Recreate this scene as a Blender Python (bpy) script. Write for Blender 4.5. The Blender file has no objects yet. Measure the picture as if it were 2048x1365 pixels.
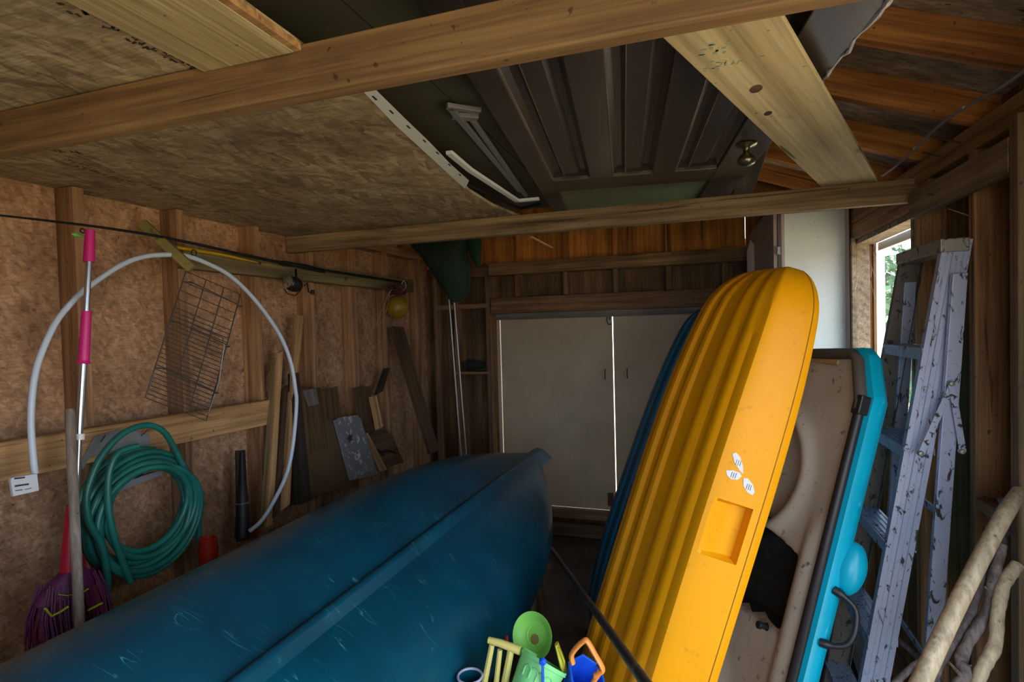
import bpy, bmesh, math, random
from mathutils import Vector, Matrix, Euler, noise

# ------------------------------------------------------------------ camera
W_, H_, FPX = 2048.0, 1365.0, 1102.0
YAW, PITCH, ROLL = [math.radians(a) for a in (-18.255, -1.489, -1.541)]
EYE = Vector((0, 0, 1.6))
_f = Vector((math.sin(YAW) * math.cos(PITCH), math.cos(YAW) * math.cos(PITCH), math.sin(PITCH)))
_r = Vector((math.cos(YAW), -math.sin(YAW), 0))
_u = _r.cross(_f)
_c, _s = math.cos(ROLL), math.sin(ROLL)
CR, CU, CF = _c * _r + _s * _u, -_s * _r + _c * _u, _f
sc = bpy.context.scene
cam = bpy.data.cameras.new('camera')
camo = bpy.data.objects.new('camera', cam)
sc.collection.objects.link(camo)
cam.sensor_width = 36.0
cam.lens = FPX * 36.0 / W_
cam.clip_start = 0.02
cam.clip_end = 300
M = Matrix((CR, CU, -CF)).transposed().to_4x4()
M.translation = EYE
camo.matrix_world = M
sc.camera = camo

# ------------------------------------------------------------------ light
sc.view_settings.view_transform = 'Standard'
sc.view_settings.look = 'None'
sc.view_settings.gamma = 1
sc.view_settings.use_curve_mapping = False
sc.view_settings.exposure = 1.65
world = bpy.data.worlds.new('sky')
sc.world = world
world.use_nodes = True
wn = world.node_tree.nodes
wn['Background'].inputs['Color'].default_value = (0.68, 0.83, 1.0, 1)
wn['Background'].inputs['Strength'].default_value = 2.3


def sun(rot, energy, col):
    l = bpy.data.lights.new('sun', 'SUN')
    l.energy = energy
    l.angle = 0.01
    l.color = col
    o = bpy.data.objects.new('sun', l)
    o.rotation_euler = Vector(rot).to_track_quat('-Z', 'Y').to_euler()
    sc.collection.objects.link(o)


# sun stands behind the shed: it lights the ground outside the side entrance, not the inside
sun((0.12, -0.62, -0.78), 4.5, (1.0, 0.93, 0.80))


def portal(loc, rot, sx, sy):
    l = bpy.data.lights.new('daylight_portal', 'AREA')
    l.shape = 'RECTANGLE'
    l.size, l.size_y = sx, sy
    l.cycles.is_portal = True
    o = bpy.data.objects.new('daylight_portal', l)
    o.location = loc
    o.rotation_euler = rot
    sc.collection.objects.link(o)


portal((0.93, 0.45, 1.02), (0, math.radians(90), 0), 2.03, 1.35)
portal((0.125, -0.97, 1.42), (math.radians(90), 0, 0), 1.05, 1.25)
portal((0.95, 2.90, 1.55), (0, math.radians(90), 0), 0.95, 0.82)

rnd = random.Random(7)
R = math.radians


def px(x, y, ax, val):
    """point of the plane <axis>=val seen at photo pixel (x, y)"""
    d = CR * ((x - 1024) / FPX) + CU * (-(y - 682.5) / FPX) + CF
    i = 'XYZ'.index(ax)
    return EYE + d * ((val - EYE[i]) / d[i])


# ------------------------------------------------------------------ node helpers
def newmat(name):
    m = bpy.data.materials.new(name)
    m.use_nodes = True
    nt = m.node_tree
    return m, nt, nt.nodes['Principled BSDF']


def N(nt, t, **kw):
    n = nt.nodes.new(t)
    for k, v in kw.items():
        if k.startswith('i_'):
            n.inputs[k[2:].replace('_', ' ')].default_value = v
        else:
            setattr(n, k, v)
    return n


def mapping(nt, scale, rot=(0, 0, 0), coord='Object', src=None):
    tc = N(nt, 'ShaderNodeTexCoord')
    mp = N(nt, 'ShaderNodeMapping')
    mp.inputs['Scale'].default_value = scale
    mp.inputs['Rotation'].default_value = rot
    nt.links.new(src or tc.outputs[coord], mp.inputs['Vector'])
    return mp.outputs['Vector']


def ramp(nt, src, stops, interp='LINEAR'):
    r = N(nt, 'ShaderNodeValToRGB')
    r.color_ramp.interpolation = interp
    e = r.color_ramp.elements
    while len(e) < len(stops):
        e.new(0.5)
    for k, (p, c) in enumerate(stops):
        e[k].position = p
        e[k].color = (*c, 1) if len(c) == 3 else c
    nt.links.new(src, r.inputs['Fac'])
    return r.outputs['Color']


def mix(nt, fac, a, b, mode='MIX'):
    m = N(nt, 'ShaderNodeMix', data_type='RGBA', blend_type=mode)
    for sock, v in ((m.inputs[0], fac), (m.inputs[6], a), (m.inputs[7], b)):
        if hasattr(v, 'is_output'):
            nt.links.new(v, sock)
        elif isinstance(v, (int, float)):
            sock.default_value = v
        else:
            sock.default_value = (*v, 1)
    return m.outputs[2]


def bump(nt, b, h, strength=0.3, dist=0.01):
    n = N(nt, 'ShaderNodeBump')
    n.inputs['Strength'].default_value = strength
    n.inputs['Distance'].default_value = dist
    nt.links.new(h, n.inputs['Height'])
    nt.links.new(n.outputs['Normal'], b.inputs['Normal'])


def offset_by_object(nt, vec):
    oi = N(nt, 'ShaderNodeObjectInfo')
    mul = N(nt, 'ShaderNodeMath', operation='MULTIPLY')
    mul.inputs[1].default_value = 37.0
    nt.links.new(oi.outputs['Random'], mul.inputs[0])
    add = N(nt, 'ShaderNodeVectorMath', operation='ADD')
    nt.links.new(vec, add.inputs[0])
    nt.links.new(mul.outputs[0], add.inputs[1])
    return add.outputs[0], oi.outputs['Random']


MATS = {}


def lumber(name, light, dark, grain=1.0, knots=0.5, rough=0.75, dirt=0.35, axis='X'):
    """sawn softwood, the grain running along the board's own length"""
    m, nt, b = newmat(name)
    tc = N(nt, 'ShaderNodeTexCoord')
    v0, rn = offset_by_object(nt, tc.outputs['Object'])
    i = 'XYZ'.index(axis)
    s = [26 * grain] * 3
    s[i] = 1.6 * grain
    vec = mapping(nt, tuple(s), src=v0)
    # knots bend the rings
    kv = [5.0] * 3
    kv[i] = 2.2
    vk = mapping(nt, tuple(kv), src=v0)
    vor = N(nt, 'ShaderNodeTexVoronoi', i_Scale=1.0, i_Randomness=1.0)
    nt.links.new(vk, vor.inputs['Vector'])
    kn = ramp(nt, vor.outputs['Distance'], [(0.0, (1, 1, 1)), (0.055, (0.6, 0.6, 0.6)), (0.10, (0, 0, 0))])
    n1 = N(nt, 'ShaderNodeTexNoise', i_Scale=1.0, i_Detail=6.0, i_Roughness=0.62, i_Distortion=0.6)
    nt.links.new(vec, n1.inputs['Vector'])
    s2 = [7 * grain] * 3
    s2[i] = 0.5 * grain
    v2 = mapping(nt, tuple(s2), src=v0)
    wv = N(nt, 'ShaderNodeTexWave', wave_type='RINGS', i_Scale=1.3, i_Distortion=3.0, i_Detail=2.0)
    wv.rings_direction = axis
    nt.links.new(v2, wv.inputs['Vector'])
    nb = N(nt, 'ShaderNodeTexNoise', i_Scale=2.3, i_Detail=3.0)
    nt.links.new(v0, nb.inputs['Vector'])
    c = ramp(nt, n1.outputs['Fac'], [(0.30, dark), (0.68, light)])
    s3 = [90 * grain] * 3
    s3[i] = 2.2 * grain
    v3 = mapping(nt, tuple(s3), src=v0)
    n3 = N(nt, 'ShaderNodeTexNoise', i_Scale=1.0, i_Detail=4.0, i_Roughness=0.7)
    nt.links.new(v3, n3.inputs['Vector'])
    c = mix(nt, 0.75, c, ramp(nt, n3.outputs['Fac'], [(0.32, (0.45, 0.40, 0.36)), (0.58, (1.05, 1.05, 1.05))]), 'MULTIPLY')
    crk = [34] * 3
    crk[i] = 1.1
    v4 = mapping(nt, tuple(crk), src=v0)
    n4 = N(nt, 'ShaderNodeTexNoise', i_Scale=1.0, i_Detail=2.0, i_Distortion=0.5)
    nt.links.new(v4, n4.inputs['Vector'])
    c = mix(nt, min(1.0, knots + 0.25), c, ramp(nt, n4.outputs['Fac'], [(0.292, (0.25, 0.2, 0.17)), (0.31, (1, 1, 1))]), 'MULTIPLY')
    sp_ = N(nt, 'ShaderNodeTexNoise', i_Scale=55.0, i_Detail=2.0)
    nt.links.new(v0, sp_.inputs['Vector'])
    c = mix(nt, 0.8, c, ramp(nt, sp_.outputs['Fac'], [(0.26, (0.25, 0.2, 0.17)), (0.31, (1, 1, 1))]), 'MULTIPLY')
    c2 = ramp(nt, wv.outputs['Fac'], [(0.2, (0.72, 0.66, 0.60)), (0.7, (1, 1, 1))])
    c = mix(nt, 0.55 if knots != 0.25 else 0.15, c, c2, 'MULTIPLY')
    cd = ramp(nt, nb.outputs['Fac'], [(0.35, (0.45, 0.42, 0.40)), (0.6, (1, 1, 1))])
    c = mix(nt, dirt, c, cd, 'MULTIPLY')
    kf = N(nt, 'ShaderNodeMath', operation='MULTIPLY')
    nt.links.new(kn, kf.inputs[0])
    kf.inputs[1].default_value = knots
    c = mix(nt, kf.outputs[0], c, tuple(q * 0.28 for q in dark))
    hs = N(nt, 'ShaderNodeHueSaturation')
    mr = N(nt, 'ShaderNodeMapRange')
    mr.inputs['To Min'].default_value = 0.78
    mr.inputs['To Max'].default_value = 1.18
    nt.links.new(rn, mr.inputs['Value'])
    nt.links.new(mr.outputs[0], hs.inputs['Value'])
    nt.links.new(c, hs.inputs['Color'])
    nt.links.new(hs.outputs[0], b.inputs['Base Color'])
    b.inputs['Roughness'].default_value = rough
    bump(nt, b, n1.outputs['Fac'], 0.35, 0.004)
    MATS[name] = m
    return m


def osb(name, cols, size=0.075, aniso=3.2, plane='XY', main=0.0, contrast=1.0, depth=0.5):
    """strand board: four layers of long random flakes"""
    m, nt, b = newmat(name)
    tc = N(nt, 'ShaderNodeTexCoord')
    nz = N(nt, 'ShaderNodeTexNoise', i_Scale=14.0, i_Detail=3.0)
    nt.links.new(tc.outputs['Object'], nz.inputs['Vector'])
    ws = N(nt, 'ShaderNodeVectorMath', operation='SCALE')
    ws.inputs[3].default_value = size * 0.35
    nt.links.new(nz.outputs['Color'], ws.inputs[0])
    wa = N(nt, 'ShaderNodeVectorMath', operation='ADD')
    nt.links.new(tc.outputs['Object'], wa.inputs[0])
    nt.links.new(ws.outputs[0], wa.inputs[1])
    col = None
    hgt = None
    k = 1.0 / size
    for li, ang in enumerate((0, 0.22, -0.3, 0.95)):
        a = main + ang
        rot = {'XY': (0, 0, a), 'YZ': (a, 0, 0), 'XZ': (0, a, 0)}[plane]
        scl = {'XY': (k / aniso * 1.2, k, k * .1), 'YZ': (k * .1, k / aniso * 1.2, k), 'XZ': (k / aniso * 1.2, k * .1, k)}[plane]
        r1 = N(nt, 'ShaderNodeMapping')
        r1.inputs['Rotation'].default_value = rot
        r1.inputs['Location'].default_value = (li * 3.1, li * 1.7, li * 2.3)
        nt.links.new(wa.outputs[0], r1.inputs['Vector'])
        r2 = N(nt, 'ShaderNodeMapping')
        r2.inputs['Scale'].default_value = scl
        nt.links.new(r1.outputs[0], r2.inputs['Vector'])
        vo = N(nt, 'ShaderNodeTexVoronoi', i_Scale=1.0, i_Randomness=1.0)
        nt.links.new(r2.outputs[0], vo.inputs['Vector'])
        sep = N(nt, 'ShaderNodeSeparateColor')
        nt.links.new(vo.outputs['Color'], sep.inputs[0])
        n = len(cols)
        stops = [((j + 0.0) / n, cols[j]) for j in range(n)]
        cc = ramp(nt, sep.outputs[0], stops, 'CONSTANT')
        if col is None:
            col, hgt = cc, sep.outputs[1]
        else:
            msk = ramp(nt, sep.outputs[2], [(0.0, (0, 0, 0)), (0.56 if li < 3 else 0.84, (1, 1, 1))], 'CONSTANT')
            col = mix(nt, msk, col, cc)
            hgt = mix(nt, msk, hgt, sep.outputs[1])
    fs = {'XY': (14, 190, 30), 'YZ': (30, 30, 160), 'XZ': (30, 30, 160)}[plane]
    fv = mapping(nt, fs, {'XY': (0, 0, main), 'YZ': (main, 0, 0), 'XZ': (0, main, 0)}[plane])
    fn = N(nt, 'ShaderNodeTexNoise', i_Scale=1.0, i_Detail=5.0, i_Roughness=0.7)
    nt.links.new(fv, fn.inputs['Vector'])
    fine = ramp(nt, fn.outputs['Fac'], [(0.32, (0.50, 0.47, 0.44)), (0.46, (0.85, 0.84, 0.83)), (0.68, (1.2, 1.2, 1.2))])
    col = mix(nt, 0.8 * contrast, col, fine, 'MULTIPLY')
    big = N(nt, 'ShaderNodeTexNoise', i_Scale=1.7, i_Detail=4.0)
    nt.links.new(tc.outputs['Object'], big.inputs['Vector'])
    bg = ramp(nt, big.outputs['Fac'], [(0.35, (0.62, 0.58, 0.56)), (0.6, (1, 1, 1))])
    col = mix(nt, 0.55, col, bg, 'MULTIPLY')
    sp_ = N(nt, 'ShaderNodeTexNoise', i_Scale=34.0, i_Detail=5.0, i_Roughness=0.7)
    nt.links.new(tc.outputs['Object'], sp_.inputs['Vector'])
    col = mix(nt, 0.85, col, ramp(nt, sp_.outputs['Fac'], [(0.30, (0.22, 0.17, 0.13)), (0.37, (0.8, 0.78, 0.75)), (0.5, (1, 1, 1)), (0.68, (1.25, 1.25, 1.25))]), 'MULTIPLY')
    bl_ = N(nt, 'ShaderNodeTexNoise', i_Scale=5.5, i_Detail=5.0, i_Roughness=0.6)
    nt.links.new(tc.outputs['Object'], bl_.inputs['Vector'])
    col = mix(nt, 0.6, col, ramp(nt, bl_.outputs['Fac'], [(0.34, (0.42, 0.36, 0.32)), (0.50, (1, 1, 1)), (0.66, (1.15, 1.12, 1.1))]), 'MULTIPLY')
    nt.links.new(col, b.inputs['Base Color'])
    b.inputs['Roughness'].default_value = 0.8
    bump(nt, b, hgt, depth, 0.004)
    MATS[name] = m
    return m


def plastic(name, col, rough=0.35, scratch=0.0, scol=(0.3, 0.6, 0.65), var=0.12, spec=0.5, dirt=None, dirt_amt=0.0, bumps=0.0):
    m, nt, b = newmat(name)
    tc = N(nt, 'ShaderNodeTexCoord')
    n = N(nt, 'ShaderNodeTexNoise', i_Scale=4.0, i_Detail=5.0)
    nt.links.new(tc.outputs['Object'], n.inputs['Vector'])
    c = ramp(nt, n.outputs['Fac'], [(0.3, tuple(q * (1 - var) for q in col)), (0.7, tuple(min(1, q * (1 + var)) for q in col))])
    if scratch > 0:
        for k, (rz, sc_) in enumerate(((0.5, 9), (-0.7, 7), (1.3, 11))):
            v = mapping(nt, (sc_ * 0.35, sc_ * 4, sc_), (0.2 * k, 0.3, rz))
            w = N(nt, 'ShaderNodeTexNoise', i_Scale=1.0, i_Detail=1.5, i_Distortion=0.4)
            nt.links.new(v, w.inputs['Vector'])
            line = ramp(nt, w.outputs['Fac'], [(0.494, (0, 0, 0)), (0.5, (1, 1, 1)), (0.506, (0, 0, 0))])
            v2 = N(nt, 'ShaderNodeTexNoise', i_Scale=5.0 + k, i_Detail=2.0)
            nt.links.new(tc.outputs['Object'], v2.inputs['Vector'])
            gate = ramp(nt, v2.outputs['Fac'], [(0.60, (0, 0, 0)), (0.72, (scratch, scratch, scratch))])
            f = mix(nt, 1.0, line, gate, 'MULTIPLY')
            c = mix(nt, f, c, scol)
    if dirt:
        d = N(nt, 'ShaderNodeTexNoise', i_Scale=38.0, i_Detail=4.0, i_Roughness=0.6)
        nt.links.new(tc.outputs['Object'], d.inputs['Vector'])
        df = ramp(nt, d.outputs['Fac'], [(0.62, (0, 0, 0)), (0.72, (dirt_amt,) * 3)])
        c = mix(nt, df, c, dirt)
    nt.links.new(c, b.inputs['Base Color'])
    b.inputs['Roughness'].default_value = rough
    b.inputs['Specular IOR Level'].default_value = spec
    if bumps:
        bump(nt, b, n.outputs['Fac'], bumps, 0.01)
    MATS[name] = m
    return m


def metal(name, col, rough=0.4, spots=None, amt=0.8, metallic=0.9, stretch=(60, 60, 12)):
    m, nt, b = newmat(name)
    c = None
    if spots:
        v = mapping(nt, stretch)
        d = N(nt, 'ShaderNodeTexNoise', i_Scale=1.0, i_Detail=4.0, i_Roughness=0.65, i_Distortion=0.8)
        nt.links.new(v, d.inputs['Vector'])
        f = ramp(nt, d.outputs['Fac'], [(0.575, (0, 0, 0)), (0.63, (amt,) * 3)])
        c = mix(nt, f, col, spots)
        nt.links.new(c, b.inputs['Base Color'])
        inv = ramp(nt, d.outputs['Fac'], [(0.575, (metallic,) * 3), (0.63, (0.0,) * 3)])
        nt.links.new(inv, b.inputs['Metallic'])
    else:
        b.inputs['Base Color'].default_value = (*col, 1)
        b.inputs['Metallic'].default_value = metallic
    b.inputs['Roughness'].default_value = rough
    MATS[name] = m
    return m


# ------------------------------------------------------------------ materials
lumber('stud', (0.54, 0.295, 0.145), (0.24, 0.115, 0.048))
lumber('stud_brightened', (0.68, 0.36, 0.16), (0.33, 0.155, 0.06))  # stud timber with extra light put into its colour for the right wall
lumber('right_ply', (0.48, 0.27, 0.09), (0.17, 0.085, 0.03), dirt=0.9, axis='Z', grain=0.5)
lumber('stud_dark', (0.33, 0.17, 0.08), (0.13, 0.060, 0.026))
lumber('joist', (0.50, 0.30, 0.13), (0.25, 0.135, 0.055), dirt=0.5)
lumber('joist_grey', (0.46, 0.32, 0.17), (0.17, 0.105, 0.052), dirt=0.5)
lumber('rafter', (0.78, 0.33, 0.075), (0.34, 0.115, 0.025), dirt=0.6)
lumber('deck_grey', (0.66, 0.54, 0.41), (0.33, 0.24, 0.17), knots=1.0, dirt=0.7, grain=0.8)
lumber('gable_ply', (0.92, 0.38, 0.06), (0.42, 0.14, 0.022), dirt=0.9, axis='Z', grain=0.5)
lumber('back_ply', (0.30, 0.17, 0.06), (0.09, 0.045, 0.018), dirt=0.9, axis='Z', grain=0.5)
lumber('pale_board', (0.66, 0.385, 0.17), (0.36, 0.185, 0.070), dirt=0.3, knots=0.3)
lumber('pale_ply', (0.70, 0.60, 0.36), (0.50, 0.40, 0.21), dirt=0.25, knots=0.9, grain=0.45)
lumber('strip_ply', (0.64, 0.52, 0.28), (0.42, 0.33, 0.15), dirt=0.2, knots=0.0, grain=1.2, axis='X')
lumber('green_rail', (0.36, 0.28, 0.13), (0.15, 0.11, 0.045), dirt=0.5, knots=0.2)
lumber('dark_board', (0.065, 0.040, 0.028), (0.022, 0.014, 0.010), dirt=0.6, knots=0.1)
lumber('grey_board', (0.30, 0.27, 0.25), (0.13, 0.11, 0.10), dirt=0.5, knots=0.1)
lumber('brown_board', (0.17, 0.090, 0.036), (0.06, 0.030, 0.012), dirt=0.6, knots=0.1)
lumber('handle_grey', (0.40, 0.33, 0.28), (0.20, 0.15, 0.12), dirt=0.6, knots=0.0, axis='Z')
lumber('peeled', (0.66, 0.53, 0.35), (0.42, 0.31, 0.19), dirt=0.35, knots=0.25, rough=0.55, axis='Z')
lumber('bark', (0.32, 0.26, 0.24), (0.09, 0.065, 0.060), dirt=0.9, knots=0.8, grain=1.5, axis='Z')
lumber('window_wood', (0.55, 0.43, 0.30), (0.26, 0.18, 0.11), dirt=0.6, axis='Z')
osb('osb_loft', [(0.40, 0.30, 0.175), (0.46, 0.355, 0.21), (0.36, 0.26, 0.155), (0.43, 0.325, 0.195), (0.54, 0.43, 0.27), (0.30, 0.21, 0.125), (0.44, 0.34, 0.20)],
    size=0.021, aniso=6.5, plane='XY', main=1.55, depth=0.6)
osb('osb_wall', [(0.50, 0.275, 0.150), (0.43, 0.23, 0.120), (0.54, 0.31, 0.175), (0.47, 0.255, 0.135), (0.38, 0.195, 0.10)],
    size=0.013, aniso=3.0, plane='YZ', main=1.1, contrast=0.9, depth=0.5)
plastic('canoe', (0.0005, 0.064, 0.112), rough=0.30, scratch=1.0, scol=(0.10, 0.42, 0.46), var=0.25)
plastic('canoe_trim', (0.01, 0.03, 0.03), rough=0.5)
plastic('yellow', (0.78, 0.315, 0.001), spec=0.22, rough=0.45, var=0.04, dirt=(0.25, 0.11, 0.01), dirt_amt=0.25)
plastic('yellow_dark', (0.30, 0.13, 0.002), rough=0.6)
plastic('kayak_blue', (0.012, 0.13, 0.24), rough=0.4)
plastic('aqua', (0.0, 0.42, 0.62), rough=0.35, scratch=0.25, scol=(0.4, 0.8, 0.85))
plastic('cream', (0.58, 0.50, 0.40), rough=0.45, var=0.12, dirt=(0.12, 0.08, 0.05), dirt_amt=0.9)
plastic('black_rubber', (0.018, 0.017, 0.020), rough=0.45)
plastic('trim_brown', (0.10, 0.085, 0.07), rough=0.5)
plastic('cockpit_dark', (0.012, 0.012, 0.010), rough=0.95, dirt=(0.06, 0.05, 0.03), dirt_amt=0.6)
plastic('hose', (0.010, 0.130, 0.105), rough=0.4, var=0.4)
plastic('hoop', (0.56, 0.63, 0.74), rough=0.35, var=0.06)
plastic('pink', (0.62, 0.012, 0.19), rough=0.4)
plastic('pink_red', (0.50, 0.008, 0.035), rough=0.4)
plastic('bristle_purple', (0.12, 0.010, 0.075), rough=0.6, var=0.4)
plastic('bristle_red', (0.17, 0.008, 0.035), rough=0.6, var=0.4)
plastic('bristle_lime', (0.50, 0.55, 0.03), rough=0.6)
plastic('red_plastic', (0.34, 0.016, 0.006), rough=0.35)
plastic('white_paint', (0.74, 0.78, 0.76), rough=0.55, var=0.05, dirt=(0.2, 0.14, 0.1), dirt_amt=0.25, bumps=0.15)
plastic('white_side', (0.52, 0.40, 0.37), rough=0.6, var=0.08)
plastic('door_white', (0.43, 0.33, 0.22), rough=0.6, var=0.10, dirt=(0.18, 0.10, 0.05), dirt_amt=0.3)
plastic('white_trim', (0.72, 0.76, 0.78), rough=0.5, var=0.05)
plastic('vinyl', (0.74, 0.75, 0.71), rough=0.45, var=0.05)
plastic('sash_white', (0.80, 0.82, 0.84), rough=0.5, var=0.04)
plastic('paper', (0.62, 0.62, 0.66), rough=0.7)
plastic('ink', (0.06, 0.06, 0.07), rough=0.7)
plastic('stamp_ink', (0.055, 0.045, 0.03), rough=0.9)
plastic('stamp_green', (0.34, 0.40, 0.27), rough=0.9)
plastic('door_brown', (0.040, 0.029, 0.024), rough=0.30, var=0.25, dirt=(0.16, 0.13, 0.10), dirt_amt=0.2, spec=0.9)
plastic('door_edge_light', (0.17, 0.125, 0.095), rough=0.6, var=0.3)
plastic('slab_olive', (0.060, 0.055, 0.036), rough=0.5, var=0.25)
plastic('slab_brown', (0.062, 0.042, 0.028), rough=0.55, var=0.3)
plastic('buoy', (0.28, 0.17, 0.006), rough=0.5, dirt=(0.05, 0.035, 0.01), dirt_amt=1.0, var=0.3)
plastic('rope_dark', (0.09, 0.012, 0.014), rough=0.8)
plastic('string', (0.33, 0.24, 0.15), rough=0.8)
plastic('rod_black', (0.012, 0.011, 0.011), rough=0.5, spec=0.3)
plastic('rod_yellow', (0.60, 0.36, 0.01), rough=0.4, dirt=(0.1, 0.06, 0.01), dirt_amt=0.8)
plastic('canvas_green', (0.018, 0.038, 0.028), rough=0.9, var=0.2)
plastic('canvas_bright', (0.003, 0.045, 0.016), rough=0.9, var=0.2)
plastic('moss_wood', (0.24, 0.19, 0.055), rough=0.9, var=0.5, dirt=(0.03, 0.028, 0.012), dirt_amt=0.8)
plastic('lime', (0.24, 0.62, 0.10), rough=0.45, var=0.08)
plastic('mint', (0.22, 0.66, 0.24), rough=0.45, var=0.06)
plastic('sand_yellow', (0.72, 0.62, 0.18), rough=0.45, var=0.08)
plastic('toy_yellow', (0.75, 0.72, 0.06), rough=0.4)
plastic('toy_blue', (0.010, 0.10, 0.72), rough=0.4)
plastic('toy_orange', (0.85, 0.28, 0.05), rough=0.4)
plastic('cup_rim', (0.45, 0.44, 0.62), rough=0.4)
plastic('cork', (0.105, 0.060, 0.024), rough=1.0, var=0.3, dirt=(0.04, 0.025, 0.012), dirt_amt=0.9)
plastic('floor_dirt', (0.050, 0.030, 0.019), rough=0.95, var=0.5, dirt=(0.20, 0.14, 0.08), dirt_amt=0.25)
plastic('cable', (0.25, 0.25, 0.30), rough=0.5)
plastic('leaf', (0.05, 0.13, 0.04), rough=0.6, var=0.4)
plastic('web', (0.55, 0.52, 0.48), rough=0.9)
metal('alu', (0.52, 0.56, 0.74), 0.42, spots=(0.05, 0.035, 0.03), amt=1.0, metallic=0.35, stretch=(45, 45, 22))
metal('alu_dark', (0.19, 0.155, 0.125), 0.55, spots=(0.03, 0.02, 0.015), amt=1.0, metallic=0.3, stretch=(45, 45, 22))
metal('alu_warm', (0.42, 0.38, 0.34), 0.45, spots=(0.05, 0.04, 0.03), amt=1.0, metallic=0.5, stretch=(30, 30, 30))
metal('steel', (0.55, 0.55, 0.57), 0.25)
metal('chrome', (0.62, 0.60, 0.62), 0.18)
metal('wire', (0.16, 0.14, 0.135), 0.35, metallic=0.6)
metal('zinc', (0.25, 0.245, 0.27), 0.5, spots=(0.62, 0.60, 0.58), amt=0.9, metallic=0.4, stretch=(26, 26, 26))
metal('grey_plate', (0.22, 0.22, 0.22), 0.5, metallic=0.3)
metal('bronze', (0.20, 0.19, 0.12), 0.28, metallic=0.9)
metal('rust', (0.09, 0.045, 0.025), 0.8, metallic=0.2)
metal('pole_dark', (0.050, 0.040, 0.040), 0.45, spots=(0.22, 0.13, 0.07), amt=0.6, metallic=0.1, stretch=(8, 8, 8))
metal('tube_grey', (0.42, 0.38, 0.36), 0.4, metallic=0.7)


def make_foil():
    m, nt, b = newmat('foil')
    v = mapping(nt, (30, 12, 30))
    n = N(nt, 'ShaderNodeTexNoise', i_Scale=1.0, i_Detail=6.0, i_Roughness=0.65, i_Distortion=1.0)
    nt.links.new(v, n.inputs['Vector'])
    b.inputs['Base Color'].default_value = (0.85, 0.84, 1.0, 1)
    b.inputs['Metallic'].default_value = 0.45
    b.inputs['Roughness'].default_value = 0.38
    bump(nt, b, n.outputs['Fac'], 1.0, 0.03)
    MATS['foil'] = m


make_foil()


def make_glass(name, tint, rough=0.02, alpha=0.25):
    m, nt, b = newmat(name)
    b.inputs['Base Color'].default_value = (*tint, 1)
    b.inputs['Roughness'].default_value = rough
    b.inputs['Alpha'].default_value = alpha
    b.inputs['Specular IOR Level'].default_value = 0.8
    MATS[name] = m


make_glass('pane', (0.9, 0.95, 1.0), 0.05, 0.12)
make_glass('door_glass', (0.20, 0.27, 0.17), 0.12, 0.85)


def make_tan_ground():
    m, nt, b = newmat('tan_ground')
    tc = N(nt, 'ShaderNodeTexCoord')
    n = N(nt, 'ShaderNodeTexNoise', i_Scale=3.0, i_Detail=6.0)
    nt.links.new(tc.outputs['Object'], n.inputs['Vector'])
    c = ramp(nt, n.outputs['Fac'], [(0.3, (0.40, 0.29, 0.15)), (0.7, (0.54, 0.43, 0.26))])  # tan chosen so the light bounced indoors turns warm
    nt.links.new(c, b.inputs['Base Color'])
    b.inputs['Roughness'].default_value = 0.9
    MATS['tan_ground'] = m


make_tan_ground()


# ------------------------------------------------------------------ mesh helpers
C = sc.collection.objects


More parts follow.
